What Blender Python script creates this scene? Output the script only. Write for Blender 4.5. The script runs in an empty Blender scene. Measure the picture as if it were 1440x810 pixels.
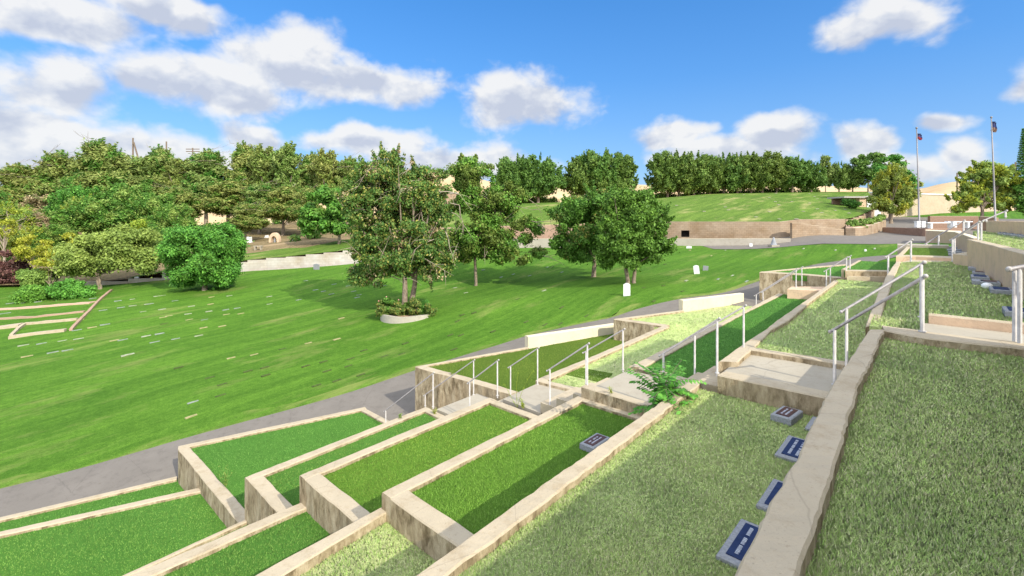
import bpy, math, random
import numpy as np
from mathutils import Vector
random.seed(7); np.random.seed(7)
S = bpy.context.scene
COL = S.collection
R = math.radians
FX, CX, HY, CZ = 663.0, 720.0, 308.0, 8.0
Uv = np.array([.6774, .7356]); Wv = np.array([-.7356, .6774])

def P(x, y, h):                      # photo pixel + depth below eye level -> world point
    Y = FX * h / (y - HY)
    return Vector(((x - CX) / FX * Y, Y, CZ - h))
def G(u, w, h=0):                    # terrace grid -> world
    return Vector((u*Uv[0] + w*Wv[0], u*Uv[1] + w*Wv[1], CZ - h))
def uw(p): return p[0]*Uv[0]+p[1]*Uv[1], p[0]*Wv[0]+p[1]*Wv[1]

# ------------------------------------------------------------------ materials
def mat(name):
    m = bpy.data.materials.new(name); m.use_nodes = True
    nt = m.node_tree; b = nt.nodes['Principled BSDF']
    b.inputs['Roughness'].default_value = .9
    b.inputs['Specular IOR Level'].default_value = .2
    return m, nt, b
def N(nt, t, **k):
    n = nt.nodes.new(t)
    for a, v in k.items():
        if a in n.inputs: n.inputs[a].default_value = v
        else: setattr(n, a, v)
    return n
def L(nt, a, b): nt.links.new(a, b)
def coords(nt, scale=(1,1,1), rot=0, kind='pos'):
    if kind == 'pos': g = N(nt, 'ShaderNodeNewGeometry'); s = g.outputs['Position']
    else: g = N(nt, 'ShaderNodeTexCoord'); s = g.outputs['Object']
    mp = N(nt, 'ShaderNodeMapping', vector_type='TEXTURE'); mp.inputs['Scale'].default_value = tuple(1/k for k in scale); mp.inputs['Rotation'].default_value = (0,0,-rot)
    L(nt, s, mp.inputs['Vector']); return mp.outputs['Vector']
def noise(nt, vec, sc, det=4, rough=.55):
    n = N(nt, 'ShaderNodeTexNoise'); n.inputs['Scale'].default_value = sc; n.inputs['Detail'].default_value = det
    n.inputs['Roughness'].default_value = rough; L(nt, vec, n.inputs['Vector']); return n.outputs['Fac']
def ramp(nt, fac, stops):
    r = N(nt, 'ShaderNodeValToRGB'); e = r.color_ramp.elements
    while len(e) < len(stops): e.new(.5)
    for i, (p, c) in enumerate(stops): e[i].position = p; e[i].color = (*c, 1) if len(c) == 3 else c
    L(nt, fac, r.inputs['Fac']); return r.outputs['Color']
def mix(nt, fac, a, b, blend='MIX'):
    m = N(nt, 'ShaderNodeMix', data_type='RGBA', blend_type=blend)
    for s, v in ((0, fac), (6, a), (7, b)):
        if hasattr(v, 'is_linked'): L(nt, v, m.inputs[s])
        else: m.inputs[s].default_value = v if s == 0 else (*v, 1)
    return m.outputs[2]
def bump(nt, b, hgt, st=.5, d=.02):
    n = N(nt, 'ShaderNodeBump'); n.inputs['Strength'].default_value = st; n.inputs['Distance'].default_value = d
    L(nt, hgt, n.inputs['Height']); L(nt, n.outputs['Normal'], b.inputs['Normal'])

UROT = -math.atan2(Uv[1], Uv[0])
def m_simple(name, c1, c2, sc=3, rough=.9, bst=.3, bd=.01, det=6, metal=0):
    m, nt, b = mat(name); v = coords(nt)
    L(nt, ramp(nt, noise(nt, v, sc, det, .6), [(.3, c1), (.7, c2)]), b.inputs['Base Color'])
    b.inputs['Roughness'].default_value = rough; b.inputs['Metallic'].default_value = metal
    if bst: bump(nt, b, noise(nt, v, sc*12, 4), bst, bd)
    return m
def m_conc(name, base, stain, bst=.5):
    m, nt, b = mat(name); v = coords(nt)
    c = ramp(nt, noise(nt, v, 1.1, 6, .6), [(.3, [x*.88 for x in base]), (.62, base)])
    f = ramp(nt, noise(nt, v, 3.1, 10, .78), [(.50, (0,0,0)), (.70, (1,1,1))])
    sp = ramp(nt, noise(nt, v, 55, 3, .6), [(.62, (0,0,0)), (.75, (1,1,1))])
    c = mix(nt, f, c, stain); c = mix(nt, sp, c, [x*.62 for x in base])
    vo = N(nt, 'ShaderNodeTexVoronoi', feature='DISTANCE_TO_EDGE'); vo.inputs['Scale'].default_value = .5
    wv = N(nt, 'ShaderNodeVectorMath', operation='MULTIPLY_ADD'); nz = N(nt, 'ShaderNodeTexNoise'); nz.inputs['Scale'].default_value = 4; nz.inputs['Detail'].default_value = 6; L(nt, v, nz.inputs['Vector'])
    L(nt, nz.outputs['Color'], wv.inputs[0]); wv.inputs[1].default_value = (.1,.1,.1); L(nt, v, wv.inputs[2]); L(nt, wv.outputs[0], vo.inputs['Vector'])
    c = mix(nt, ramp(nt, vo.outputs['Distance'], [(.0, (.42,.42,.42)), (.004, (0,0,0))]), c, [x*.5 for x in base])
    gr = ramp(nt, noise(nt, v, 15, 6, .7), [(.60, (0,0,0)), (.72, (.7,.7,.7))]); c = mix(nt, gr, c, [base[0]*.62, base[1]*.56, base[2]*.48])
    ff = N(nt, 'ShaderNodeMath', operation='MULTIPLY'); 
    L(nt, c, b.inputs['Base Color']); bump(nt, b, noise(nt, v, 26, 8, .7), bst, .02); return m
M = {}
M['cap'] = m_conc('concrete_top', (.43,.36,.25), (.32,.25,.155))
def m_face(name, c0, c1, c2):
    m, nt, b = mat(name)
    v = coords(nt, (1,1,.35)); v2 = coords(nt)
    n1 = noise(nt, v, 5.5, 8, .72)
    c = ramp(nt, n1, [(.38, c0), (.49, c1), (.60, c2)])
    s = ramp(nt, noise(nt, v2, 1.3, 5), [(.45, (0,0,0)), (.75, (.7,.7,.7))])
    c = mix(nt, s, c, [x*1.12 for x in c1])
    L(nt, c, b.inputs['Base Color']); bump(nt, b, n1, 1.0, .07); return m
M['face'] = m_face('rough_concrete_face', (.16,.118,.065), (.35,.275,.17), (.50,.41,.275))
M['stucco'] = m_conc('cream_stucco', (.66,.58,.41), (.58,.49,.34), .25)
M['stucco_tan'] = m_conc('tan_stucco', (.60,.43,.285), (.42,.32,.22), .3)
M['slab'] = m_conc('slab_concrete', (.36,.32,.245), (.29,.25,.185), .12)
M['asphalt'] = m_conc('asphalt', (.175,.156,.132), (.128,.113,.096), .35)
M['brick_brown'] = m_simple('brown_block', (.20,.125,.085), (.28,.18,.13), 6, .9, .4, .01)
M['grey_stone'] = m_simple('grey_granite', (.19,.195,.20), (.30,.31,.32), 40, .7, .1, .002)
M['blue_plate'] = m_simple('dark_plate', (.008,.018,.06), (.018,.032,.09), 12, .6, .05, .001)  # extra blue in the colour stands in for reflected sky
M['plate_brown'] = m_simple('bronze_plate', (.06,.03,.025), (.10,.05,.04), 20, .4, .1, .002)
M['letter'] = m_simple('pale_lettering', (.35,.38,.42), (.5,.52,.56), 10, .6, 0)
M['white_stone'] = m_simple('white_marble', (.62,.62,.6), (.8,.8,.78), 8, .6, .1, .003)
M['galv'] = m_simple('galvanised_rail', (.19,.178,.178), (.29,.275,.27), 14, .55, .1, .001, metal=.35)
M['post'] = m_simple('pale_post_paint', (.34,.32,.29), (.50,.47,.43), 9, .55, .1, .001)
M['soil'] = m_simple('bare_soil', (.26,.17,.10), (.40,.29,.18), 2.5, .98, .6, .03)
M['pink_soil'] = m_simple('pink_soil', (.42,.27,.19), (.52,.36,.26), 1.5, .98, .3, .03)
M['dry'] = m_simple('dry_grass', (.42,.28,.14), (.56,.42,.24), .08, .98, .4, .1)
M['wood'] = m_simple('pole_wood', (.10,.075,.05), (.17,.13,.09), 8, .9, .2)
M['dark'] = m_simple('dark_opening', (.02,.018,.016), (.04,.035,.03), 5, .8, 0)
M['bark'] = m_simple('bark', (.16,.12,.085), (.32,.26,.19), 7, .95, .8, .03)
M['bark_dead'] = m_simple('dead_wood', (.22,.175,.125), (.36,.30,.23), 7, .95, .5, .02)
M['roof'] = m_simple('flat_roof', (.34,.31,.28), (.42,.39,.36), 4, .9, .1)
M['flush_pale'] = m_simple('weathered_pale_marker', (.15,.19,.09), (.36,.36,.27), 6, .8, .2, .003)
M['flush_grey'] = m_simple('weathered_grey_marker', (.13,.17,.10), (.27,.29,.27), 6, .8, .2, .003)
M['sand'] = m_simple('worn_grass_edge', (.20,.21,.08), (.36,.30,.16), 5, .9, .2, .01)
M['sunk'] = m_simple('sunken_bronze', (.035,.06,.015), (.09,.12,.03), 9, .9, .3, .01)
M['red'] = m_simple('red_cloth', (.28,.03,.035), (.36,.05,.05), 5, .8, 0)
M['navy'] = m_simple('navy_cloth', (.02,.03,.09), (.04,.05,.14), 5, .8, 0)
M['pinkwall'] = m_conc('pink_block', (.38,.255,.18), (.30,.19,.13), .3)
M['kerb_grey'] = m_conc('grey_kerb', (.40,.365,.30), (.31,.27,.21), .2)

def m_block(name, base, joint, bw=.42, bh=.2, amt=.5):
    m, nt, b = mat(name); g = N(nt, 'ShaderNodeNewGeometry'); sx = N(nt, 'ShaderNodeSeparateXYZ'); L(nt, g.outputs['Position'], sx.inputs[0])
    cb = N(nt, 'ShaderNodeCombineXYZ'); L(nt, sx.outputs['X'], cb.inputs['X']); L(nt, sx.outputs['Z'], cb.inputs['Y'])
    br = N(nt, 'ShaderNodeTexBrick'); L(nt, cb.outputs[0], br.inputs['Vector'])
    br.inputs['Scale'].default_value = 1; br.inputs['Brick Width'].default_value = bw; br.inputs['Row Height'].default_value = bh
    br.inputs['Mortar Size'].default_value = .012; br.inputs['Color1'].default_value = (*base,1); br.inputs['Color2'].default_value = (*[x*.84 for x in base],1)
    br.inputs['Mortar'].default_value = (*joint,1)
    v = coords(nt); st = ramp(nt, noise(nt, v, .45, 6, .65), [(.4, (1,1,1)), (.65, (.74,.66,.56))])
    L(nt, mix(nt, 1.0, br.outputs['Color'], st, 'MULTIPLY'), b.inputs['Base Color']); return m
M['block'] = m_block('tan_block_wall', (.36,.275,.19), (.24,.18,.125))
M['white_block'] = m_block('whitewashed_block', (.50,.47,.42), (.38,.35,.3), .6, .25)

def m_grass(name, lo, mid, hi, dry, drylo=.58, dryhi=.75, streak=0.5, bst=.6, fine=38):
    m, nt, b = mat(name)
    v = coords(nt); vs = coords(nt, (.09,1.6,1), UROT)
    n = noise(nt, v, fine, 6, .7); c = ramp(nt, n, [(.3, lo), (.5, mid), (.72, hi)])
    if streak:
        s = ramp(nt, noise(nt, vs, .9, 5, .6), [(.38, (.62,.68,.6)), (.62, (1.22,1.16,1.1))])
        c = mix(nt, streak, c, s, 'MULTIPLY')
    if streak:
        s2 = ramp(nt, noise(nt, coords(nt, (.12,2.6,1), UROT+.03), 1.7, 6, .7), [(.36, (.66,.72,.62)), (.64, (1.22,1.16,1.12))]); c = mix(nt, .42, c, s2, 'MULTIPLY'); s4 = ramp(nt, noise(nt, v, 13, 5, .8), [(.36, (.66,.72,.6)), (.64, (1.3,1.24,1.2))]); c = mix(nt, .75, c, s4, 'MULTIPLY')
        s3 = ramp(nt, noise(nt, v, 3.2, 7, .75), [(.34, (.66,.74,.6)), (.66, (1.25,1.18,1.15))]); c = mix(nt, .7, c, s3, 'MULTIPLY')
    big = ramp(nt, noise(nt, v, .22, 5, .6), [(.35, (.82,.86,.8)), (.7, (1.15,1.1,1.05))])
    c = mix(nt, .8, c, big, 'MULTIPLY')
    d = ramp(nt, noise(nt, coords(nt, (.35,1.1,1), UROT), .42, 7, .68), [(drylo, (0,0,0)), (dryhi, (1,1,1))])
    c = mix(nt, d, c, dry)
    L(nt, c, b.inputs['Base Color']); b.inputs['Specular IOR Level'].default_value = .08
    bump(nt, b, n, bst, .05); return m
M['lawn'] = m_grass('lawn_grass', (.040,.105,.011), (.080,.182,.022), (.135,.25,.045), (.27,.27,.09), .55, .82, .5)
M['hill_lawn'] = m_grass('hill_grass', (.06,.12,.02), (.105,.18,.035), (.17,.24,.06), (.33,.30,.12), .54, .74, .6)
M['turf'] = m_grass('synthetic_turf', (.050,.155,.02), (.092,.245,.038), (.15,.33,.065), (.11,.26,.04), .6, .9, 0, 1, 90)
M['turf_olive'] = m_grass('old_synthetic_turf', (.075,.14,.014), (.115,.195,.025), (.16,.25,.04), (.15,.2,.03), .6, .9, 0, 1, 90)
M['turf_warm'] = m_grass('warm_synthetic_turf', (.072,.18,.016), (.125,.27,.03), (.19,.36,.055), (.14,.27,.034), .6, .9, 0, 1, 90)
M['rough'] = m_grass('rough_grass_ground', (.40,.52,.17), (.51,.61,.23), (.60,.66,.31), (.56,.48,.30), .55, .8, 0, 1, 45)
M['wood_floor'] = m_grass('wood_floor', (.10,.08,.04), (.2,.15,.08), (.3,.24,.13), (.36,.26,.15), .5, .7, 0, 1, 5)

def m_leaf(name, cols, trans=.32, var=.0, sc=.7, up=0):
    m, nt, b = mat(name)
    g = N(nt, 'ShaderNodeNewGeometry'); oi = N(nt, 'ShaderNodeObjectInfo')
    c = ramp(nt, g.outputs['Random Per Island'], [(i/(len(cols)-1), k) for i, k in enumerate(cols)])
    v = coords(nt, kind='obj')
    p = ramp(nt, noise(nt, v, sc, 3), [(.35, (.72,.78,.7)), (.65, (1.25,1.18,1.1))])
    c = mix(nt, .8, c, p, 'MULTIPLY')
    hs = N(nt, 'ShaderNodeHueSaturation'); L(nt, c, hs.inputs['Color'])
    mr = N(nt, 'ShaderNodeMapRange'); L(nt, oi.outputs['Random'], mr.inputs[0]); mr.inputs[3].default_value = .5-.022; mr.inputs[4].default_value = .5+.018; L(nt, mr.outputs[0], hs.inputs['Hue'])
    L(nt, hs.outputs[0], b.inputs['Base Color'])
    b.inputs['Roughness'].default_value = .6; b.inputs['Specular IOR Level'].default_value = .25
    t = N(nt, 'ShaderNodeBsdfTranslucent'); L(nt, hs.outputs[0], t.inputs['Color'])
    if up:
        va = N(nt, 'ShaderNodeVectorMath', operation='MULTIPLY_ADD'); L(nt, g.outputs['Normal'], va.inputs[0]); va.inputs[1].default_value = (1-up,)*3; va.inputs[2].default_value = (0,0,up)
        vn = N(nt, 'ShaderNodeVectorMath', operation='NORMALIZE'); L(nt, va.outputs[0], vn.inputs[0]); L(nt, vn.outputs[0], b.inputs['Normal'])
    ms = N(nt, 'ShaderNodeMixShader'); ms.inputs[0].default_value = trans
    L(nt, b.outputs[0], ms.inputs[1]); L(nt, t.outputs[0], ms.inputs[2])
    L(nt, ms.outputs[0], nt.nodes['Material Output'].inputs['Surface']); return m
M['leaf_dark'] = m_leaf('leaf_dark_green', [(000.054,000.136,000.021), (000.099,000.235,000.033), (000.162,000.343,000.054)])
M['leaf_row'] = m_leaf('leaf_row_green', [(0.074,0.135,0.027), (0.128,0.223,0.041), (0.216,0.324,0.068)])
M['leaf_bright'] = m_leaf('leaf_bright_green', [(0.056,0.175,0.027), (0.106,0.294,0.043), (0.188,0.450,0.069)])
M['leaf_olive'] = m_leaf('leaf_olive', [(000.147,000.229,000.049), (000.229,000.343,000.073), (000.326,000.457,000.114)])
M['leaf_pine'] = m_leaf('leaf_pine', [(000.141,000.199,000.049), (000.232,000.298,000.075), (000.332,000.381,000.116)], .25)
M['leaf_yellow'] = m_leaf('leaf_yellow_green', [(000.198,000.272,000.025), (000.322,000.396,000.037), (000.445,000.470,000.074)])
M['leaf_mix'] = m_leaf('leaf_mixed_autumn', [(0000.060,0000.133,0000.030), (0000.104,0000.207,0000.044), (0000.147,0000.251,0000.052), (0000.177,0000.251,0000.060), (0000.412,0000.354,0000.088)])
M['leaf_brown'] = m_leaf('leaf_dry_brown', [(00.299,00.209,00.120), (00.448,00.329,00.209), (00.538,00.434,00.269)], .2)
M['leaf_sapling'] = m_leaf('leaf_sapling', [(.06,.20,.03), (.11,.32,.045), (.18,.45,.07)])
M['leaf_purple'] = m_leaf('leaf_purple', [(.07,.03,.03), (.12,.05,.05), (.18,.09,.07)], .2)
M['blade'] = m_leaf('grass_blade', [(.34,.58,.12), (.46,.69,.18), (.54,.72,.25), (.62,.69,.34), (.66,.62,.40)], .15, sc=.9, up=.92)
M['pile'] = m_leaf('turf_pile', [(.066,.20,.027), (.13,.31,.048), (.22,.42,.09)], .15, sc=.4, up=.75)
M['pile_olive'] = m_leaf('turf_pile_olive', [(.09,.17,.018), (.14,.23,.03), (.19,.29,.05)], .15, sc=.4, up=.75)
M['pile_warm'] = m_leaf('turf_pile_warm', [(.085,.21,.019), (.16,.33,.037), (.24,.44,.075)], .15, sc=.4, up=.75)
M['flower'] = m_simple('rose_petal', (.6,.12,.14), (.75,.4,.4), 5, .6, 0)

# ------------------------------------------------------------------ object helpers
def link(name, me, mats, parent=None, loc=None):
    o = bpy.data.objects.new(name, me); COL.objects.link(o)
    for m in (mats if isinstance(mats, (list, tuple)) else [mats]): me.materials.append(m)
    if parent is not None: o.parent = parent
    if loc is not None: o.location = loc
    return o
def tag(o, label=None, cat=None, group=None, kind=None):
    for k, v in (('label', label), ('category', cat), ('group', group), ('kind', kind)):
        if v: o[k] = v
    return o
def thing(name, label, cat, loc=(0,0,0), group=None, rz=0):
    o = bpy.data.objects.new(name, None); COL.objects.link(o); o.empty_display_size = .3
    o.location = loc; o.rotation_euler = (0,0,rz); return tag(o, label, cat, group)
class MB:
    def __init__(s, origin=(0,0,0)): s.v = []; s.f = []; s.m = []; s.sm = []; s.o = Vector(origin)
    def add(s, vs, fs, mi=0, smooth=False):
        b = len(s.v); s.v += [tuple(Vector(v) - s.o) for v in vs]
        for f in fs: s.f.append(tuple(b+i for i in f)); s.m.append(mi); s.sm.append(smooth)
    def prism(s, pts, zb, mi=0, side=None):
        n = len(pts); pts = [Vector(p) for p in pts]
        a = sum(pts[i].x*pts[(i+1)%n].y - pts[(i+1)%n].x*pts[i].y for i in range(n))
        if a < 0: pts = pts[::-1]
        vs = pts + [Vector((p.x, p.y, zb)) for p in pts]
        s.add(vs, [tuple(range(n))], mi); b = len(s.v)-2*n
        s.add([], []); side = mi if side is None else side
        for i in range(n):
            j = (i+1) % n; s.f.append((b+i, b+n+i, b+n+j, b+j)); s.m.append(side); s.sm.append(False)
        s.f.append(tuple(b+n+i for i in reversed(range(n)))); s.m.append(side); s.sm.append(False)
    def box(s, c, sx, sy, sz, rz=0, mi=0):     # c = centre of the bottom
        ca, sa = math.cos(rz), math.sin(rz)
        pts = [Vector((c[0]+x*ca-y*sa, c[1]+x*sa+y*ca, c[2]+sz)) for x, y in ((-sx/2,-sy/2),(sx/2,-sy/2),(sx/2,sy/2),(-sx/2,sy/2))]
        s.prism(pts, c[2], mi)
    def tube(s, pts, rad, n=8, mi=0, cap=True):
        pts = [Vector(p) for p in pts]; rad = rad if isinstance(rad, (list, tuple)) else [rad]*len(pts); rings = []
        for i, p in enumerate(pts):
            d = (pts[min(i+1, len(pts)-1)] - pts[max(i-1, 0)]).normalized()
            a = d.cross(Vector((0,0,1)) if abs(d.z) < .9 else Vector((1,0,0))).normalized(); b = d.cross(a)
            rings.append([p + (a*math.cos(t)+b*math.sin(t))*rad[i] for t in [2*math.pi*k/n for k in range(n)]])
        fs = [(i*n+k, i*n+(k+1)%n, (i+1)*n+(k+1)%n, (i+1)*n+k) for i in range(len(pts)-1) for k in range(n)]
        s.add([v for r in rings for v in r], fs, mi, True)
        if cap: 
            b = len(s.v)-n*len(pts)
            s.f += [tuple(b+k for k in range(n)), tuple(b+(len(pts)-1)*n+k for k in range(n))]; s.m += [mi, mi]; s.sm += [False, False]
    def ball(s, c, r, mi=0, n=8, sq=(1,1,1)):
        c = Vector(c); vs = []; fs = []
        for i in range(n//2+1):
            t = math.pi*i/(n//2)
            for k in range(n): a = 2*math.pi*k/n; vs.append(c+Vector((math.sin(t)*math.cos(a)*r*sq[0], math.sin(t)*math.sin(a)*r*sq[1], math.cos(t)*r*sq[2])))
        for i in range(n//2):
            for k in range(n): fs.append((i*n+k, (i+1)*n+k, (i+1)*n+(k+1)%n, i*n+(k+1)%n))
        s.add(vs, fs, mi, True)
    def build(s, name, mats, parent=None, loc=None):
        me = bpy.data.meshes.new(name); me.from_pydata(s.v, [], s.f)
        me.polygons.foreach_set('material_index', s.m); me.polygons.foreach_set('use_smooth', s.sm); me.update()
        return link(name, me, mats, parent, loc if loc is not None else (s.o if s.o.length else None))

# wall built from its two top edges, with chamfered, slightly wavy arrises
def resample(pts, step):
    out = []
    for a, b in zip(pts[:-1], pts[1:]):
        n = max(1, int((b-a).length/step))
        for i in range(n): out.append(a.lerp(b, i/n))
    out.append(pts[-1].copy()); return out
def side_off(pts, d, sgn):       # offset a polyline sideways (sgn=+1: to the right of travel)
    out = []
    for i, p in enumerate(pts):
        t = pts[min(i+1, len(pts)-1)] - pts[max(i-1, 0)]; t = Vector((t.x, t.y, 0)).normalized()
        out.append(p + Vector((t.y, -t.x, 0))*d*sgn)
    return out
def strip_wall(mb, A, B, hb, jit=.0042, step=.16, cmi=0, fmi=1, ch=.018):
    n = max(2, int(max((A[-1]-A[0]).length, (B[-1]-B[0]).length)/step))
    def at(pl, t):
        ls = [(pl[i+1]-pl[i]).length for i in range(len(pl)-1)]; d = t*sum(ls)
        for i, l in enumerate(ls):
            if d <= l or i == len(ls)-1: return pl[i].lerp(pl[i+1], min(1, d/max(l, 1e-6)))
            d -= l
    zb = CZ - hb; rows = []; fj = [0.0, 0.0]
    for i in range(n+1):
        a, b = at(A, i/n), at(B, i/n); c = (b-a); c.z = 0; c.normalize()
        fj = [f*.6 + random.gauss(0, jit) for f in fj]; zj = random.gauss(0, jit*.35)
        a = a + c*fj[0]; b = b + c*fj[1]; a.z += zj; b.z += zj
        rows.append([Vector((a.x-c.x*0, a.y-c.y*0, zb)), a - Vector((0,0,ch)), a + c*ch, b - c*ch, b - Vector((0,0,ch)), Vector((b.x, b.y, zb))])
    base = [v for r in rows for v in r]; fs_t = []; fs_s = []
    for i in range(n):
        o, q = i*6, (i+1)*6
        for k in range(5): (fs_t if k in (1,2,3) else fs_s).append((o+k, o+k+1, q+k+1, q+k))
    k0 = len(mb.v); mb.add(base, fs_t, cmi)
    for f in fs_s: mb.f.append(tuple(k0+i for i in f)); mb.m.append(fmi); mb.sm.append(False)
    for o in (0, n*6): mb.f.append(tuple(k0+o+i for i in range(6))); mb.m.append(fmi); mb.sm.append(False)
CM = [M['cap'], M['face']]
def extend(pts, d0=0, d1=0):
    pts = [p.copy() for p in pts]
    if d0: pts[0] = pts[0] + (pts[0]-pts[1]).normalized()*d0
    if d1: pts[-1] = pts[-1] + (pts[-1]-pts[-2]).normalized()*d1
    return pts

# ------------------------------------------------------------------ blades (numpy)
def in_poly(px, py, poly):
    c = np.zeros(len(px), bool); n = len(poly)
    for i in range(n):
        x1, y1 = poly[i][:2]; x2, y2 = poly[(i+1) % n][:2]
        k = ((y1 > py) != (y2 > py)) & (px < (x2-x1)*(py-y1)/((y2-y1) + 1e-12) + x1); c ^= k
    return c
def blade_arrays(poly, z, dens, hgt, wid, lean=.5, fall=0, rng=None):
    rng = rng or np.random.default_rng(3); P2 = np.array([p[:2] for p in poly]); lo, hi = P2.min(0), P2.max(0)
    n = int((hi-lo).prod()*dens); x = rng.uniform(lo[0], hi[0], n); y = rng.uniform(lo[1], hi[1], n)
    k = in_poly(x, y, P2); x, y = x[k], y[k]; d = np.hypot(x, y)
    sc = np.ones(len(x))
    if fall:
        pr = np.clip((fall/np.maximum(d, .1))**1.35, 0, 1); k = rng.random(len(x)) < pr; x, y, d = x[k], y[k], d[k]; sc = np.clip((d/fall)**.62, 1, 4)
    vis = (y > .3) & (np.abs(x/np.maximum(y, .3)) < 1.35) | (d < 2); x, y, sc = x[vis], y[vis], sc[vis]
    n = len(x); a = rng.uniform(0, 2*np.pi, n); h = hgt*rng.uniform(.5, 1.25, n); w = wid*rng.uniform(.7, 1.3, n)*sc
    la = rng.uniform(0, 2*np.pi, n); lm = h*lean*rng.random(n)
    # clumpiness
    cl = .75 + .5*np.sin(x*5.1+1.3*np.sin(y*3.7))*np.sin(y*4.3+1.1*np.sin(x*2.9)); h = h*(.75+.35*cl)
    zz = np.full(n, z)
    dx, dy = np.cos(a)*w/2, np.sin(a)*w/2
    V = np.empty((n, 3, 3)); V[:,0] = np.stack([x-dx, y-dy, zz], 1); V[:,1] = np.stack([x+dx, y+dy, zz], 1)
    V[:,2] = np.stack([x+np.cos(la)*lm, y+np.sin(la)*lm, zz+h], 1)
    return V.reshape(-1, 3)
def tri_mesh(name, V, k=3):
    n = len(V)//k; me = bpy.data.meshes.new(name); me.vertices.add(len(V)); me.vertices.foreach_set('co', np.ascontiguousarray(V, dtype=np.float32).ravel())
    me.loops.add(n*k); me.loops.foreach_set('vertex_index', np.arange(n*k, dtype=np.int32))
    me.polygons.add(n); me.polygons.foreach_set('loop_start', np.arange(0, n*k, k, dtype=np.int32)); me.polygons.foreach_set('loop_total', np.full(n, k, dtype=np.int32))
    me.update(calc_edges=True); return me
rough_blades = []
def rough(name, poly, h, dens=9000, hgt=.038, wid=.0075, fall=3.4):
    mb = MB(); pts = [Vector((p[0], p[1], CZ-h)) for p in poly]; mb.prism(pts, CZ-h-.35)
    tag(mb.build(name, M['rough']), kind='structure')
    rough_blades.append(blade_arrays(pts, CZ-h-.003, dens, hgt, wid, .8, fall))
def turf_part(poly, h, parent, mat_='turf', dens=5200, name='turf'):
    mb = MB(); pts = [Vector((p[0], p[1], CZ-h)) for p in poly]; mb.prism(pts, CZ-h-.25)
    V = blade_arrays(pts, CZ-h-.002, dens, .028, .009, .7, 6.0)
    o = mb.build(name, [M[mat_]], parent)
    if len(V): link('turf_pile', tri_mesh('turf_pile', V), M[mat_.replace('turf', 'pile')], o)
    return o

# ------------------------------------------------------------------ terrain
cp = [(0,690,7.55),(130,655,7.4),(250,620,7.2),(400,578,6.9),(520,545,6.6),(585,520,6.3),(742,470,5.7),(860,445,4.9),(1000,418,4.2),(1050,402,3.9),
 (572,440,5.9),(570,458,6.1),(670,400,5.3),(835,390,4.3),(888,398,4.1),(880,415,4.28),(985,385,3.8),(1088,347,2.7),(740,350,3.4),(940,346,2.9),(1110,342,2.4),
 (1255,344,1.95),(1200,343,2.1),(480,376,4.9),(350,384,5.3),(230,396,5.8),(290,408,6.0),(0,470,7.0),(0,425,6.8),(150,425,6.4),(0,560,7.5),(300,500,6.8),
 (700,430,5.3),(560,500,6.4),(800,440,5.1),(400,440,6.3),(620,375,4.4),(1150,370,3.1),(1200,362,2.7),(1230,352,2.3),(-300,470,7.3),(-300,425,6.8),(-300,600,7.9)]
CP = [P(*c) for c in cp] + [G(*g) for g in [(-8,22,8.3),(-5,18.5,8.0),(0,17.2,7.62),(4,16.2,7.32),(8.5,15,6.85),(12,13.6,6.35),(17,12,5.5),(22,10,4.7),(25,9,4.15),(30,7,3.6),
  (-8,8,9.3),(0,6,8.6),(8,6,7.4),(16,5,6.3),(22,4,5.2),(0,-2,8),(10,-3,6.5),(20,-3,5),(28,-2,3.2),(30,3,3.5),(36,0,2.6),(36,4,2.6),(42,-2,1.9),(45,3,1.9)]]
CP += [Vector((30,48,CZ-1.85)), Vector((36,48,CZ-1.8)), Vector((42,48,CZ-1.75)), Vector((28,40,CZ-2.0)), Vector((60,55,CZ-1.5)), Vector((45,62,CZ-1.0)), Vector((58,70,CZ-.1)), Vector((60,76,CZ+.45)), Vector((36,55,CZ-1.7))]
CPx = np.array([[c.x, c.y] for c in CP]); CPz = np.array([c.z for c in CP])
def phi(r): return np.sqrt(r*r + 9.0)
D = phi(np.linalg.norm(CPx[:,None]-CPx[None], axis=2)); n_ = len(CP)
A_ = np.zeros((n_+3, n_+3)); A_[:n_,:n_] = D + np.eye(n_)*-.05; A_[:n_,n_:] = np.c_[np.ones(n_), CPx]; A_[n_:,:n_] = A_[:n_,n_:].T
W_ = np.linalg.solve(A_, np.r_[CPz, 0, 0, 0])
def zf(x, y):
    q = np.stack([np.ravel(x), np.ravel(y)], 1).astype(float); r = phi(np.linalg.norm(q[:,None]-CPx[None], axis=2))
    return (r @ W_[:n_] + W_[n_] + q @ W_[n_+1:]).reshape(np.shape(x))
def z1(x, y): return float(zf(np.array([x]), np.array([y]))[0])
def onlawn(px, py):               # nearest point of the lawn seen at a pixel
    a = (px-CX)/FX; b = -(py-HY)/FX
    Y = np.linspace(9, 75, 1400); z = zf(a*Y, Y); f = CZ + b*Y - z; k = np.where(f <= 0)[0]; i = k[0] if len(k) else len(Y)-1
    return Vector((a*Y[i], Y[i], z[i]))
def grid_mesh(name, X, Y, Z, m, **kw):
    r, c = X.shape; me = bpy.data.meshes.new(name)
    fs = [(i*c+j, i*c+j+1, (i+1)*c+j+1, (i+1)*c+j) for i in range(r-1) for j in range(c-1)]
    me.from_pydata(np.stack([X.ravel(), Y.ravel(), Z.ravel()], 1).tolist(), [], fs)
    me.polygons.foreach_set('use_smooth', [True]*len(fs)); me.update()
    o = link(name, me, m); 
    if me.polygons[0].normal.z < 0: me.flip_normals()
    return tag(o, kind='structure', **kw)
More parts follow.
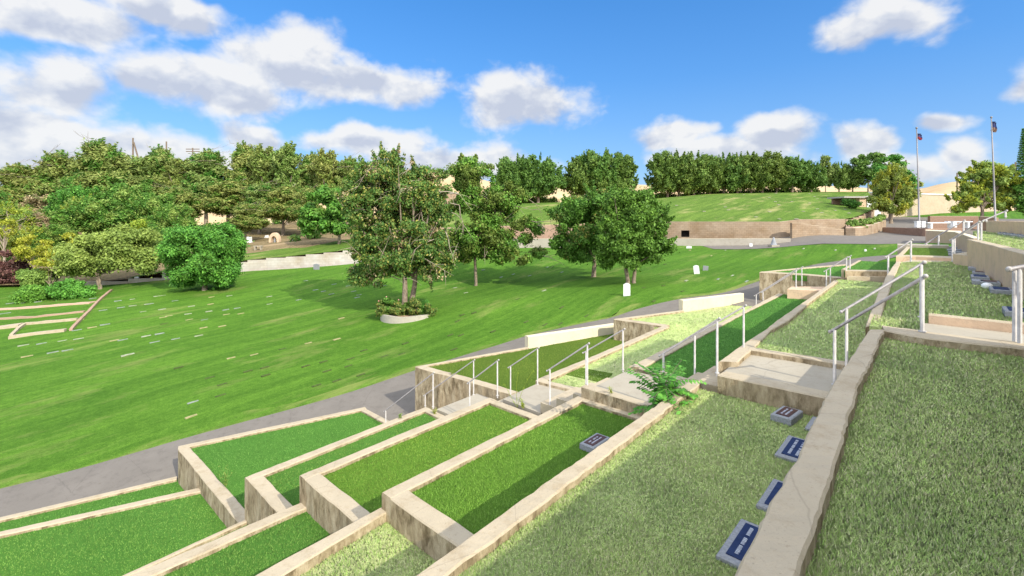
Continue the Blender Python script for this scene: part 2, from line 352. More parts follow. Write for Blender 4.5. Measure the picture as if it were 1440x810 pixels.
def lawn_sheet(x0, x1, nc, far):
    colx = np.linspace(x0, x1, nc); farY = far(colx); t = np.linspace(0, 1, 150)**1.4
    YY = 3 + t[:,None]*(farY[None]-3); XX = (colx[None]-CX)/FX*YY; ZZ = zf(XX, YY)
    ZZ += (np.sin(XX*.9+np.sin(YY*.7)*1.5)*.5+np.sin(YY*1.3+XX*.35)*.5)*.02
    grid_mesh('lawn', XX, YY, ZZ, M['lawn'])
lawn_sheet(-900, 1116, 190, lambda c: np.interp(c, [-900,0,200,230,350,480,600,740,940,1116], [50,46,45.5,44.4,47.2,49.2,52,55,51,48.2]))
lawn_sheet(1116, 1900, 80, lambda c: np.full_like(c, 78))
mb = MB(); mb.add([(-3000,-1500,-3),(3000,-1500,-3),(3000,4000,-3),(-3000,4000,-3)], [(0,1,2,3)]); tag(mb.build('ground', M['dry']), kind='structure')

def lay_strip(name, Lp, Rp, m, lift=.02, step=.6, nx=6, kind='structure'):
    Lp = resample([Vector((p[0], p[1], 0)) for p in Lp], step); n = len(Lp)
    Rr = [Vector((p[0], p[1], 0)) for p in Rp]; ls = [0]
    for a, b in zip(Rr[:-1], Rr[1:]): ls.append(ls[-1]+(b-a).length)
    rx = np.interp(np.linspace(0, ls[-1], n), ls, [p.x for p in Rr]); ry = np.interp(np.linspace(0, ls[-1], n), ls, [p.y for p in Rr])
    lx = np.array([p.x for p in Lp]); ly = np.array([p.y for p in Lp]); s = np.linspace(0, 1, nx+1)[None]
    X = lx[:,None]*(1-s)+rx[:,None]*s; Y = ly[:,None]*(1-s)+ry[:,None]*s
    return grid_mesh(name, X, Y, zf(X, Y)+lift, m)
# lane below the terraces
lane_out = [P(*c) for c in [(0,690,7.55),(130,655,7.4),(250,620,7.2),(400,578,6.9),(520,545,6.6),(585,521,6.3),(742,472,5.7),(860,446,4.9),(1000,417,4.2),(1050,402,3.9)]]
lane_out = extend(lane_out, 8, 0); lane_out.append(G(35,6.5)); lane_out.append(G(40,4.2))
lane_out = [p + Vector((random.gauss(0,.05), random.gauss(0,.05), 0)) for p in resample(lane_out, 1.2)]
lane_in = [G(-9,15.5), G(3,14.8), G(8,12.5), G(13,10.5), G(18,8.5), G(24,7), G(30,3.5), G(36,3), G(40,2)]
lay_strip('lane', lane_in, lane_out, M['asphalt'], .03)
M['verge'] = m_grass('verge_dry_grass', (.045,.112,.012), (.086,.19,.024), (.14,.255,.045), (.24,.26,.075), .44, .66, .5)
vo_ = side_off(lane_out, .55, -1); vo_ = [p + Vector((random.gauss(0,.25), random.gauss(0,.25), 0)) for p in vo_]
lay_strip('verge', lane_out, vo_, M['verge'], .018, .6, 3)
# car park / upper road
def rp(x, y): v = onlawn(x, y); return v
lot = [Vector((24.5,50,0)), Vector((22,46.8,0)), Vector((28.3,37.2,0)), Vector((34,33.5,0)), Vector((46,44,0)), Vector((70,60,0)), Vector((70,76,0)), Vector((52,74,0)), Vector((44,62,0)), Vector((38,53.5,0))]
lay_strip('road', [Vector((20,49.5,0)), Vector((24,51,0)), Vector((32,51,0)), Vector((39.5,53,0)), Vector((50,70,0)), Vector((57,77,0))],
          [Vector((20,46.6,0)), Vector((23.5,44.5,0)), Vector((28.6,37.6,0)), Vector((36,34,0)), Vector((52,46,0)), Vector((80,60,0))], M['asphalt'], .03, 1.2, 16)

# hillside above the far wall
def sheet(name, base, crest, m, n=24, bulge=.0, ns=.0, step=2.0):
    B = resample([Vector(p) for p in base], step); k = len(B)
    C = [Vector(p) for p in crest]; ls = [0]
    for a, b in zip(C[:-1], C[1:]): ls.append(ls[-1]+(b-a).length)
    tt = np.linspace(0, ls[-1], k); cx, cy, cz = [np.interp(tt, ls, [getattr(p, ax) for p in C]) for ax in 'xyz']
    s = np.linspace(0, 1, n+1)[:,None]; bx, by, bz = [np.array([getattr(p, ax) for p in B]) for ax in 'xyz']
    X = bx*(1-s)+cx*s; Y = by*(1-s)+cy*s; Z = bz*(1-s)+cz*s + bulge*np.sin(s*np.pi)
    Z = Z + ns*np.sin(s*np.pi)*(np.sin(X*.21+1)*np.sin(Y*.17+X*.05))
    return grid_mesh(name, X, Y, Z, m), (X, Y, Z)
def pz(x, y, d): return Vector(((x-CX)/FX*d, d, CZ + (HY-y)*d/FX))
hb = [pz(x,y,d) for x,y,d in [(560,321.6,56.2),(700,317.6,56.2),(780,315.6,55.8),(862,312.6,55.0),(936,311.4,53.7),(958,311.5,52.7),(1040,311.5,51.0),(1100,311.5,50.25),(1120,308.2,50.4),(1189,307.7,52.75),(1200,305.8,54.6),(1208,303,56.2),(1222,297,60.2),(1236,288,66)]]
hc = [pz(540,292,80), pz(720,286.5,80), pz(900,281,82), pz(1000,272.5,86), pz(1150,270,92), pz(1200,269.5,94), pz(1290,269,98)]
_, HG = sheet('hillside', hb, hc, M['hill_lawn'], 26, .5, .25)
hd = [p + Vector((0, 40, -1.5)) for p in hc]
sheet('hilltop', hc, hd, M['dry'], 6, 0, .2, 4)
def on_hill(x, y):          # drop a pixel on the hillside grid
    X, Y, Z = HG; q = (np.abs(X/Y*FX+CX-x) + np.abs(HY-(Z-CZ)/Y*FX-y)); i = np.unravel_index(q.argmin(), q.shape); return Vector((X[i], Y[i], Z[i]))
# dry hills behind
xs = np.linspace(-1400, 2600, 201)
prof = np.interp(xs, [-1400,0,200,420,540,600,640,700,800,900,1150,1290,1312,1345,1390,1440,1800,2600], [296,292,288,275,252,244,246,258,262,261,262,268,259,253,256,266,262,285])
rows = []
for d, k in ((112,-.25),(140,.35),(185,.75),(240,1.0),(300,.9),(420,.4),(560,.1)):
    zt = (HY-prof)*240/FX
    rows.append(((xs-CX)/FX*d, np.full_like(xs, d), CZ-2 + (zt+2)*k + np.sin(xs*.021+d)*.5*(k > .3)+np.sin(xs*.063+d*.3)*.3*(k > .3)))
grid_mesh('dry_hills', np.array([r[0] for r in rows]), np.array([r[1] for r in rows]), np.array([r[2] for r in rows]), M['dry'])
# wooded bank on the left, above the white wall
wl = [(60,399,415,43.5),(120,396,411,43.6),(180,392,404,43.8),(228,383,398,44.3),(262,378.5,395,45),(292,374,392,45.9),(320,369.5,388,46.7),(348,366,386,47.4),(374,363,384,48),(402,361.3,383,48.4),(430,358,380,48.9),(455,355.5,378,49.3),(482,352.5,376.5,49.8),(520,350,374,50.6),(560,347,370,51.5),(600,344,366,52.4)]
wb = [pz(-900,402,44), pz(0,401,43.6)] + [pz(x, yt+.5, d+.22) for x, yt, yb, d in wl[:-1]] + [pz(650,340,54), pz(735,336,56)]
wc = [pz(-900,330,95), pz(0,322,90), pz(200,318,88), pz(350,315,88), pz(480,310,86), pz(560,300,84), pz(735,286,81)]
_, WG = sheet('wooded_bank', wb, wc, M['wood_floor'], 16, 0, .5)
sheet('far_bank', wc, [p+Vector((0,60,-2)) for p in wc], M['dry'], 5, 0, .3, 5)
# strip of dry lawn just above the white wall
gl = [pz(x, yt+.5, d+.2) for x, yt, yb, d in wl[2:-1]]
mbx = [p + Vector((-1.0, 9.0, 1.0)) for p in gl]
sheet('upper_lawn', [p+Vector((0,0,.06)) for p in gl], mbx, M['hill_lawn'], 6, .1, .0, 1.5)

# ------------------------------------------------------------------ terrace walls
def wall_thing(label, A, B, hb, mats=CM, name='retaining_wall', cat='retaining wall', group=None, **k):
    o = A[0].copy(); o.z = CZ-hb; mb = MB(o); strip_wall(mb, A, B, hb, **k)
    return tag(mb.build(name, mats), label, cat, group)
PL = lambda h, *pts: [P(x, y, h) for x, y in pts]

wall_thing('broad shaded concrete wall running from bottom edge up to the double handrail', extend(PL(1.47,(1032,808),(1075,723),(1170,540),(1222,463)), 5), extend(PL(1.47,(1120,808),(1152,722),(1210,540),(1243,463)), 5), 3.1, jit=.0055, step=.07)
wall_thing('low shaded cross wall at the top end of the nearest right lawn', PL(1.473,(1243.5,463.5),(1295,474),(1440,490))+[G(7.9,-1.4,1.473)], PL(1.473,(1240,457),(1295,465),(1440,482))+[G(8.2,-1.4,1.473)], 1.9, jit=.006)
wall_thing('long sunlit cream wall running from bottom edge to the feathery sapling', extend(PL(2.78,(580,810),(893,590),(971,535)), 5), extend(PL(2.78,(627,810),(919,590),(987,537)), 5), 3.95, jit=.0055, step=.08)
# terraces of rough grass
rough('grass_terrace', [G(-4,.6), G(-4,-1.0), G(8.0,-1.0), G(8.0,.6)], 1.58, dens=24000, fall=2.9, hgt=.026, wid=.0055)
rough('grass_terrace', [G(-4,3.1), G(-4,.4), G(8.0,.45), G(8.0,3.1), G(7.8,3.1)], 2.87, dens=17000, fall=3.7, hgt=.029, wid=.006)
rough('grass_terrace', [G(-4,5.45), G(-4,3.1), G(3.5,3.1), G(3.5,5.45)], 3.95, dens=9000)
wall_thing('low plain wall on the uphill side of the nearest right lawn', [G(-6,-.82,.36), G(8.0,-.82,.36)], [G(-6,-1.05,.36), G(8.0,-1.05,.36)], 1.9)

def bed(label, a, b, h, wn, hbot, h_end=None, far=True, th=.21, mname='turf', fall=None, turf_d=.07, grp='turf beds below the walkway'):
    A0, B0 = P(*a, h), P(*b, h); ua, wa = uw(A0); ub, wb = uw(B0)
    t_ = thing('raised_bed', label, 'raised bed', (A0.x, A0.y, CZ-hbot), grp)
    t_.matrix_world  # children use world coordinates
    o = MB(t_.location)
    d = (B0-A0).normalized(); nrm = Vector((d.y, -d.x, 0))
    strip_wall(o, [A0, B0], [A0+nrm*th, B0+nrm*th], hbot)
    w1 = o.build('side_wall', CM, t_, (0,0,0))
    o = MB(t_.location); A1 = A0 + nrm*(th+.002) + d*0
    ends = G(ua, wn, h); e2 = G(ua+.27, wn, h)
    strip_wall(o, [A1, ends], [A1+d*.27, e2], h_end or hbot); o.build('end_wall', CM, t_, (0,0,0))
    if far:
        o = MB(t_.location); B1 = B0 + nrm*(th+.002)
        strip_wall(o, [B1-d*.2, G(ub-.2, wn, h)], [B1, G(ub, wn, h)], hbot); o.build('end_wall', CM, t_, (0,0,0))
    poly = [A0+nrm*.05+d*.1, B0+nrm*.05-d*.1, G(ub-.1, wn), G(ua+.1, wn)]
    q = turf_part(poly, h+turf_d, t_, mname); q.location = -t_.location
    return t_
bed('bright turf bed beside the long cream wall with a small grave marker', (537,692), (814,555.5), 3.6, 3.2, 4.6, mname='turf_warm')
bed('turf bed second out from the long cream wall, ending beside the leafless weed', (421,668), (688,559), 4.3, 5.46, 5.6, mname='turf_warm')
bed('narrow turf bed third out from the long cream wall, behind a wider bed', (344,671), (598,572), 5.2, 7.98, 6.9)
bed('outermost wide turf bed beside the lane with a weed on its end wall', (251,627), (513,572), 6.44, 10.45, 8.0)

def low_bed(label, a, b, h, inner_w, hbot, th, ext=5, mname='turf', tw=None, ub=3.42, turf_d=.07, turf=True):
    A0, B0 = extend([P(*a, h), P(*b, h)], ext); d = (B0-A0).normalized(); nrm = Vector((d.y, -d.x, 0))
    t_ = thing('raised_bed', label, 'raised bed', (B0.x, B0.y, CZ-hbot), 'turf beds stepping down at bottom left')
    o = MB(t_.location); strip_wall(o, [A0, B0], [A0+nrm*th, B0+nrm*th], hbot); o.build('side_wall', CM, t_, (0,0,0))
    if turf:
        ua, _ = uw(A0); poly = [A0+nrm*.05, B0+nrm*.05, G(ub, uw(B0)[1]-.05), G(ub, inner_w), G(ua, inner_w)]
        q = turf_part(poly, h+turf_d, t_, mname); q.location = -t_.location
    return t_
wall_thing('sunlit wall between darker turf and rough grass at bottom centre', extend(PL(3.82,(355,809.5),(537,712)), 5), extend(PL(3.82,(396,809.5),(560,709.5)), 5), 5.0)
low_bed('lower turf bed at bottom centre left of the rough grass', (180,810), (424,705.5), 4.74, 5.5, 6.3, .22)
low_bed('lower turf bed with thin kerb, mid bottom left', (213,790), (351,727.5), 6.05, 8.0, 7.2, .1)
low_bed('wide lower turf bed between two kerbs at bottom left', (0,747), (291,683), 6.8, 10.3, 7.9, .2)
low_bed('lowest turf bed against the lane at far bottom left', (0,727), (249,669.5), 7.3, 13.6, 8.2, .18)

# cross walkway: landings, stairs, kerbs
def slab(label, pts, h, hb, m='slab'):
    o = Vector(pts[0]); o.z = CZ-hb; mb = MB(o); mb.prism([Vector((p[0], p[1], CZ-h)) for p in pts], CZ-hb); return tag(mb.build('landing', M[m]), label, 'landing', 'concrete landings of the stairway')
def stairs(label, u0, u1, w0, h0, w1, h1, n, mats=CM, curb=0, ground=None):
    o = G(u0, w0, ground or h1+.4); mb = MB(o)
    for i in range(n-1):
        wa = w0 + (w1-w0)*i/(n-1); wb = w0 + (w1-w0)*(i+1)/(n-1); h = h0 + (h1-h0)*(i+1)/n
        mb.prism([G(u0, wa, h), G(u1, wa, h), G(u1, wb, h), G(u0, wb, h)], CZ-(ground or h1+.4), 0, 0)
    return tag(mb.build('stairs', mats), label, 'stairs', 'short flights of the stairway')
def curb(label, pts, h, th, hb, sgn=1, mats=CM):
    A = [P(*p, h) if len(p) == 2 else Vector(p) for p in pts]; B = side_off(A, th, sgn); return wall_thing(label, A, B, hb, mats, 'kerb', 'kerb', jit=.006)
l1 = [P(1011,527,2.6), P(1166,560,2.6), P(1193,514,2.6), P(1056,490.5,2.6)]
slab('largest pale landing, half sunlit, beside the broad shaded wall', [l1[0]+(l1[3]-l1[0])*.03, l1[1], l1[2], l1[3]], 2.61, 3.1)
wall_thing('rough earth-stained riser wall in front of the largest landing', [P(1009,527,2.56), P(1168,561,2.56)], [P(1022,521.5,2.56), P(1172,551.5,2.56)], 3.1, name='retaining_wall')
slab('middle landing in full sun behind the feathery sapling', [G(8.05,3.8), G(8.05,5.29), P(883,520,3.42), G(9.75,3.8)], 3.43, 4.0)
wall_thing('stained riser wall between the sapling and the bright turf bed', [G(7.95,5.42,3.38), G(7.9,3.2,3.38)], [G(8.17,5.42,3.38), G(8.12,3.2,3.38)], 4.2)
slab('landing beside the leafless weed, third down the stairway', [P(707,560,4.25), P(754,539,4.25), P(818,551,4.25), P(760,579.5,4.25)], 4.27, 4.8)
slab('lowest landing beside the rough dark wall', [P(614,573,5.1), P(670.5,551,5.1), G(9.55,8.9), G(8.05,8.9)], 5.15, 5.8)
stairs('flight of steps between the two highest landings', 8.15, 9.95, 2.82, 2.6, 3.85, 3.43, 4)
stairs('flight of steps between the second and third landings', 8.1, 9.45, 5.29, 3.43, 6.6, 4.27, 4)
stairs('flight of steps down to the lowest landing', 8.1, 9.4, 7.76, 4.27, 8.95, 5.15, 5)
stairs('bottom flight of steps reaching the lane', 8.1, 9.45, 10.2, 5.15, 12.6, 6.75, 9, ground=7.3)
stairs('top flight of steps beside the double handrail', 8.2, 9.9, .3, 1.55, 1.2, 2.6, 5)
slab('topmost sunlit landing behind the low shaded cross wall', [G(8.22,.25), G(9.75,.25), G(9.75,-1.15), G(8.22,-1.25)], 1.62, 2.0, 'slab')
stairs('steps rising at the right edge of the picture', 8.25, 10.2, -2.3, .6, -1.3, 1.62, 4)

# section behind the walkway
wall_thing('long wall behind the largest landing, partly shaded, ending at far landing', PL(2.52,(1010,508),(1060,473),(1077,463))+PL(2.48,(1079,461),(1093,450),(1128,426),(1173,394)), PL(2.52,(1037,509),(1062,486),(1084,465))+PL(2.48,(1087,462.5),(1110,450),(1137,426),(1179,395)), 3.8)
wall_thing('thin kerb between the largest landing and the grass behind', [P(1052,491,2.51), P(1190,512.5,2.51)], [P(1055,487.5,2.51), P(1190,508,2.51)], 2.8, name='kerb', jit=.004)
rough('grass_terrace', [G(10.15,3.0), G(10.15,.6), G(10.6,.6), G(24.2,1.2), G(24.2,3.4)], 2.575, dens=7000)
# shaded dark turf bed
t_ = thing('raised_bed', 'long dark turf bed in shade behind the feathery sapling', 'raised bed', G(9.7,5.3,3.9))
o = MB(t_.location); strip_wall(o, PL(3.45,(884,515),(1040,440),(1094,412.5)), PL(3.45,(903,517),(1048,439.5),(1101,413.5)), 4.6); o.build('side_wall', CM, t_, (0,0,0))
o = MB(t_.location); strip_wall(o, PL(3.448,(898,518),)+[G(9.75,3.0,3.448)], PL(3.448,(905,514.5),)+[G(9.95,3.0,3.448)], 4.2); o.build('end_wall', CM, t_, (0,0,0))
turf_part([P(895,516,3.5), P(1096,413.2,3.5), G(24.6,3.0), G(9.85,3.0)], 3.5, t_).location = -t_.location
# rough terrace widening out to the lane
wall_thing('low wall along the olive turf bed with rough grass on its uphill side', PL(4.2,(755,533),(840,498),(933,457.5)), PL(4.2,(768,535),(840,503.5),(941,459.5)), 5.4)
wall_thing('short rough-faced cross wall at the end of the olive turf bed', PL(4.198,(934,458.5),(863,449)), PL(4.198,(942,457),(873,447.5)), 5.4, step=.15)
wall_thing('thin kerb between the third landing and rough grass', PL(4.19,(753,535),(823,552)), PL(4.19,(758,532.5),(829,548.5)), 4.5, name='kerb', jit=.004)
wall_thing('sloping kerb of the rough grass next to the lane', PL(4.196,(863,448.5),(961,435.5)), PL(4.196,(874,448.8),(962,437)), 5.6, name='kerb')
rough('grass_terrace', [G(9.5,7.75), G(9.45,6.5), G(9.7,5.3), P(905,516,3.45), P(1048,440,3.45), P(1101,413.8,3.45), P(1068,424.5,4.2), P(1046,424.6,4.2), P(961,437,4.2), P(870,449.5,4.2), P(936,459,4.2)], 4.28, dens=4500)
mb = MB(P(850,536,4.27)); mb.prism([P(790,525,4.262), P(812,516,4.262), P(862,525,4.262), P(848,538,4.262)], CZ-4.275)
tag(mb.build('turf_mat', M['turf_olive']), 'rectangular strip of olive turf laid across rough grass', 'turf mat')
def free_wall(label, a, b, hg, ya, yb, th, sgn=-1):
    A, B = P(*a, hg), P(*b, hg); A.z = CZ+(HY-ya)*A.y/FX; B.z = CZ+(HY-yb)*B.y/FX
    o = A.copy(); o.z = CZ-hg-.3; mb = MB(o); q = side_off([A, B], th, sgn)
    strip_wall(mb, [A, B], q, hg+.8, jit=.004); return tag(mb.build('parapet_wall', [M['stucco'], M['stucco']]), label, 'wall', 'cream parapets beside the lane')
free_wall('cream rendered parapet along the olive turf bed', (743,488.7), (867,466), 5.0, 473.7, 455.5, .24)
free_wall('cream rendered parapet along the rough grass, farther up the lane', (960.5,436), (1046,424.5), 4.2, 422.5, 412.5, .24)
t_ = thing('raised_bed', 'olive turf bed with dark rough end wall beside the lane shadow', 'raised bed', P(584,516,5.0)-Vector((0,0,2)))
o = MB(t_.location); strip_wall(o, PL(5.0,(584,515.5),(610,523.5),(665,538),(719,554.5)), PL(5.0,(596,513.8),(622,521),(675,534.5),(728,550.5)), 7.3, jit=.010, step=.14); o.build('end_wall', CM, t_, (0,0,0))
o = MB(t_.location); strip_wall(o, PL(4.997,(586,515),(680,498.2),(743,487.2)), PL(4.997,(597,514.6),(682,499.7),(744,488.8)), 7.0); o.build('side_wall', CM, t_, (0,0,0))
turf_part([P(590,515.5,5.0), P(743,488,5.0), P(868,466.5,5.0), P(885,463,5.0), P(945,459,4.6), G(17.8,7.6), G(9.6,7.7), P(722,553,5.0)], 5.06, t_, 'turf_olive').location = -t_.location
# far walkway and the terraces beyond
wall_thing('rough wall with brown end corner at the top of the lane, far walkway', PL(2.7,(1068,382.8),(1127,386),(1183,391)), PL(2.7,(1072,381.5),(1130,384.6),(1186,389.3)), 4.6, step=.2)
t_ = thing('raised_bed', 'far bright turf bed narrowing along the lawn, beyond the second walkway', 'raised bed', P(1068,383,2.7)-Vector((0,0,1.6)))
o = MB(t_.location); strip_wall(o, PL(2.698,(1068.5,382.2),(1127,376.3),(1165,373.2),(1190,371.5)), PL(2.698,(1074,382.4),(1130,377.2),(1166,374.3),(1191,372.3)), 4.2, step=.3); o.build('side_wall', CM, t_, (0,0,0))
turf_part([P(1072,382.5,2.7), P(1165,374,2.7), P(1190,372.1,2.7), G(34,2.4), G(25.5,3.4), P(1184,390,2.7)], 2.75, t_, dens=1500).location = -t_.location
slab('far landing in front of the brown-cornered wall', [P(1107,407,3.1), P(1152,409,3.1), P(1164,403,3.1), P(1113,403,3.1)], 3.1, 4.2, 'stucco_tan')
t_ = thing('raised_bed', 'far turf bed half in diagonal shade beside the thick post', 'raised bed', P(1183,378,2.2)-Vector((0,0,1)))
o = MB(t_.location); strip_wall(o, PL(2.2,(1183,378.5),(1207,366)), PL(2.2,(1188,378.8),(1211,366)), 3.2, step=.3); o.build('side_wall', CM, t_, (0,0,0))
o = MB(t_.location); strip_wall(o, PL(2.198,(1188.5,380.5),(1250,381.5)), PL(2.198,(1189,379),(1250,379.8)), 3.2, step=.3); o.build('end_wall', CM, t_, (0,0,0))
turf_part([P(1187,380,2.2), P(1209,366,2.2), P(1262,360,1.9), G(25.7,1.2)], 2.235, t_, dens=1500).location = -t_.location
slab('far landing with brown riser behind the second grass terrace', [P(1191,388.8,2.42), P(1250,389.5,2.42), G(25.9,1.3), G(25.9,2.6)], 2.42, 3.0, 'cap')
hL = [1.83,1.55,1.47,1.46,1.46]
wall_thing('long wall on the outer side of the right grass terrace, running to far posts', [P(x,y,h) for (x,y),h in zip([(1216.5,459),(1229.6,425),(1235,410),(1247.4,385.7),(1260,367.8)], hL)], [P(x,y,h) for (x,y),h in zip([(1236.8,457),(1243,426),(1249,412.5),(1257.5,389.6),(1267,367.8)], [1.80]+hL[1:])], 2.9)
rough('grass_terrace', [G(12.2,.85), G(12.2,.22), G(9.86,.2), G(9.86,-1.2), G(12.7,-1.05), G(16.6,-.82), G(21.3,-.5), G(22.9,-.2), P(1266,368.5,1.5), P(1257,390,1.5), P(1249,412,1.5)], 1.515, dens=9000, fall=4)
qd = [G(9.9,.95,1.80), G(9.9,.22,1.78), G(12.3,.22,1.514), G(12.3,.9,1.514)]
mb = MB(); mb.prism(qd, CZ-2.5); tag(mb.build('grass_terrace', M['rough']), kind='structure')
bV = blade_arrays(qd, 0, 6500, .05, .0075, .8, 4); ub_ = bV[:,0]*Uv[0]+bV[:,1]*Uv[1]; bV[:,2] += CZ-1.79+np.clip((ub_-9.9)/2.4, 0, 1)*.275; rough_blades.append(bV)
wall_thing('short tan cross wall lit orange behind the topmost landing', [G(9.76,.2,1.475), G(9.76,-1.25,1.475)], [G(9.9,.2,1.475), G(9.9,-1.25,1.475)], 2.0, [M['cap'], M['stucco_tan']])
# tan retaining wall on the right
t0 = [G(10.0,-1.15,.65), G(12.7,-1.06,.65), G(16.6,-.83,.65), P(1359.5,336.5,.65)]
wall_thing('long tan rendered wall at right with grave markers along its foot', t0, side_off(t0, .24, 1), 2.0, [M['cap'], M['stucco_tan']], jit=.004, ch=.01)
rough('grass_terrace', [G(10,-1.3), G(12.7,-1.2), G(16.6,-1.0), G(21.1,-.7), G(25,-.9), G(40,-1.2), G(40,-2.3), G(20,-4.0), G(10,-4.2)], .74, dens=5000, fall=4)
t0 = PL(.1,(1440,310.7))+[G(38,-1.6,.1)]
t1 = [G(8,-3.9,.1), G(18,-3.2,.1), G(29.4,-2.5,.1), G(38.5,-1.7,.1)]
wall_thing('upper tan wall at the right edge, behind the second pair of posts', t1, side_off(t1, .25, 1), 1.2, [M['stucco_tan'], M['stucco_tan']], jit=.004)
mb = MB(); pts = [G(8,-4.2,.12), G(29.4,-2.85,.12), G(36,-2.6,.12), G(44,-7,.1), G(44,-16,.1), G(8,-16,.12)]
mb.prism(pts, CZ-2.0); tag(mb.build('upper_lane', M['asphalt']), kind='structure')
# cheek blocks and the far bed at right
wall_thing('far riser under the second row of posts at right', PL(1.62,(1266,370.5),(1338,374.5)), PL(1.62,(1267,368.5),(1338,372)), 2.2, [M['slab'], M['stucco_tan']], step=.3)
slab('far landing beside the tan cheek block', [P(1267,368.5,1.63), P(1339,372.5,1.63), P(1340,365.5,1.63), P(1284,365,1.63)], 1.635, 2.2, 'cap')
wall_thing('far cross wall in front of the half-shaded olive turf', PL(1.5,(1260,360),(1283,360.3),(1338,362.5)), PL(1.5,(1262,358.4),(1284,358.6),(1338,360.3)), 2.3, [M['cap'], M['stucco_tan']], step=.3)
t_ = thing('raised_bed', 'farthest olive turf bed with four small markers, half in shade', 'raised bed', P(1263,360,1.54)-Vector((0,0,1)))
o = MB(t_.location); strip_wall(o, PL(1.5,(1262,358.6),(1276,345.5)), PL(1.5,(1269,358.8),(1282,345.5)), 2.6, step=.3); o.build('side_wall', CM, t_, (0,0,0))
turf_part([P(1268,359,1.54), P(1281,345.5,1.54), P(1331,345.5,1.54), P(1337,359.8,1.54)], 1.545, t_, 'turf_olive', 1500).location = -t_.location
mb = MB(P(1350,373,1.55)); mb.prism([P(1340,371,1.5), P(1361,374.5,1.5), G(22.6,-1.1,0), G(24.8,-.9,0)], CZ-2.3, 0, 1)
for v in range(4): pass
mb.v = [(a, b, c if c > -.2 else c) for a, b, c in mb.v]
ck = mb.build('cheek_wall', [M['cap'], M['stucco_tan']]); tag(ck, 'brown cheek wall where the tan wall meets the far stairs', 'wall')
for v in ck.data.vertices[:4]: v.co.z = .38
wall_thing('pale rendered wall beyond the far stairs, stepping down to left', [G(24.6,-.75,.72), G(30,-.6,.72), G(35.5,-.35,.72)], [G(24.6,-1.0,.72), G(30,-.85,.72), G(35.5,-.6,.72)], 2.3, [M['stucco'], M['stucco_tan']], jit=.003)
wall_thing('grey far end wall with pale ledge in front of brown planter', [P(1301.5,324,.9), P(1352,326.5,.9)], [P(1302,322.8,.9), P(1352,324.7,.9)], 2.4, [M['stucco'], M['stucco_tan']], step=.5, jit=.003)
wall_thing('low grey stepped wall behind the farthest turf bed', [P(1262,344,1.4), P(1334,345.5,1.4)], [P(1262,342.5,1.4), P(1334,344,1.4)], 2.2, [M['slab'], M['slab']], step=.5)

# unseen block added off-frame to cast the wide shade across the terraces
t_ = thing('shade_block', 'tall rendered block added unseen beyond the right edge to cast the wide shade', 'building', G(12.6,-6.5,.1))
def part_box(u0, u1, w0, w1, h0, h1, name, m):
    o = MB(t_.location); o.prism([G(u0,w0,h0), G(u1,w0,h0), G(u1,w1,h0), G(u0,w1,h0)], CZ-h1); return o.build(name, M[m], t_, (0,0,0))
part_box(9.9,14.6,-8.2,-5.2,-4.1,.5,'wall','stucco_tan'); part_box(9.7,14.8,-8.4,-5.0,-4.3,-4.1,'roof','roof')
for i in range(5):
    for j in range(4): part_box(10.2+i*.86,10.95+i*.86,-5.2,-5.17,-3.6+j*.95,-2.8+j*.95,'block_panel','grey_stone')

# ------------------------------------------------------------------ handrails
def rail(label, posts, hc=True, extra=None, group='handrails of the stairways', r=.016, name='handrail'):
    """posts: list of (x, ytop, u or None, hbase or None, ybase)"""
    pts = []
    for x, yt, u, hb_ in posts:
        a = (x-CX)/FX; Y = u/(a*Uv[0]+Uv[1]); top = Vector((a*Y, Y, CZ-(yt-HY)*Y/FX)); pts.append((top, CZ-hb_))
    base = pts[0][0].copy(); base.z = pts[0][1]
    t_ = thing(name, label, 'handrail', base, group)
    for top, zb in pts:
        o = MB(base); o.tube([(top.x, top.y, zb-.05), (top.x, top.y, top.z)], r*1.12, 10); o.tube([(top.x, top.y, zb), (top.x, top.y, zb+.012)], r*2.1, 10); o.build('post', M['post'], t_, (0,0,0))
    tops = [p[0] for p in pts]; d = (tops[-1]-tops[0]).normalized(); e = [tops[0]-d*.1] + tops[1:-1] + [tops[-1]+d*.05]
    if extra: e.append(extra)
    o = MB(base); o.tube(e, r, 10); o.build('rail', M['galv'], t_, (0,0,0))
    for q in (e[0], e[-1]): o = MB(base); o.ball(q, r*1.45, 0, 10); o.build('end_cap', M['post'], t_, (0,0,0))
    return t_
rail('lowest handrail, from the lane up past the rough dark wall', [(542.5,577,8.1,6.85), (609,525,8.12,5.2)])
rail('lowest far handrail lying against the rough dark wall', [(598,555,9.4,6.1), (666,507,9.4,5.15)])
rail('near handrail between the two lowest landings, left of the weed', [(660.5,537,8.1,5.15), (699.5,507.5,8.1,4.25)])
rail('far handrail between the two lowest landings, right by the weed', [(718,515,9.4,5.1), (756,490,9.4,4.27)])
rail('near handrail rising across the olive turf with tall ball-topped post', [(773.3,519,8.15,4.27), (826,484.5,8.1,3.4)])
rail('far handrail in front of the rough dark cross wall', [(824,494,9.6,4.2), (876,464,9.6,3.43)])
rail('near handrail whose low post stands behind the feathery sapling', [(933,497,8.2,3.43), (1008.5,450,8.1,2.57)], r=.017)
rail('far handrail crossing the shaded turf bed', [(977,471.5,9.8,3.43), (1045.8,431.5,9.9,2.6)], r=.017)
rail('nearest large handrail descending from the tall shared post', [(1173.6,463,8.9,2.61), (1297,391,8.15,1.47)], r=.021)
rail('upper of the two large parallel handrails', [(1190.5,434,9.8,2.6), (1295.5,371.5,9.85,1.55)], r=.021)
pp = G(8.3,-3.2,-.35)
rail('handrail post cut off by the right edge of the picture', [(1434,378,8.2,1.6)], r=.028, extra=pp) if False else None
a = (1434-CX)/FX; Y = 8.2/(a*Uv[0]+Uv[1]); tp = Vector((a*Y, Y, CZ-(376-HY)*Y/FX))
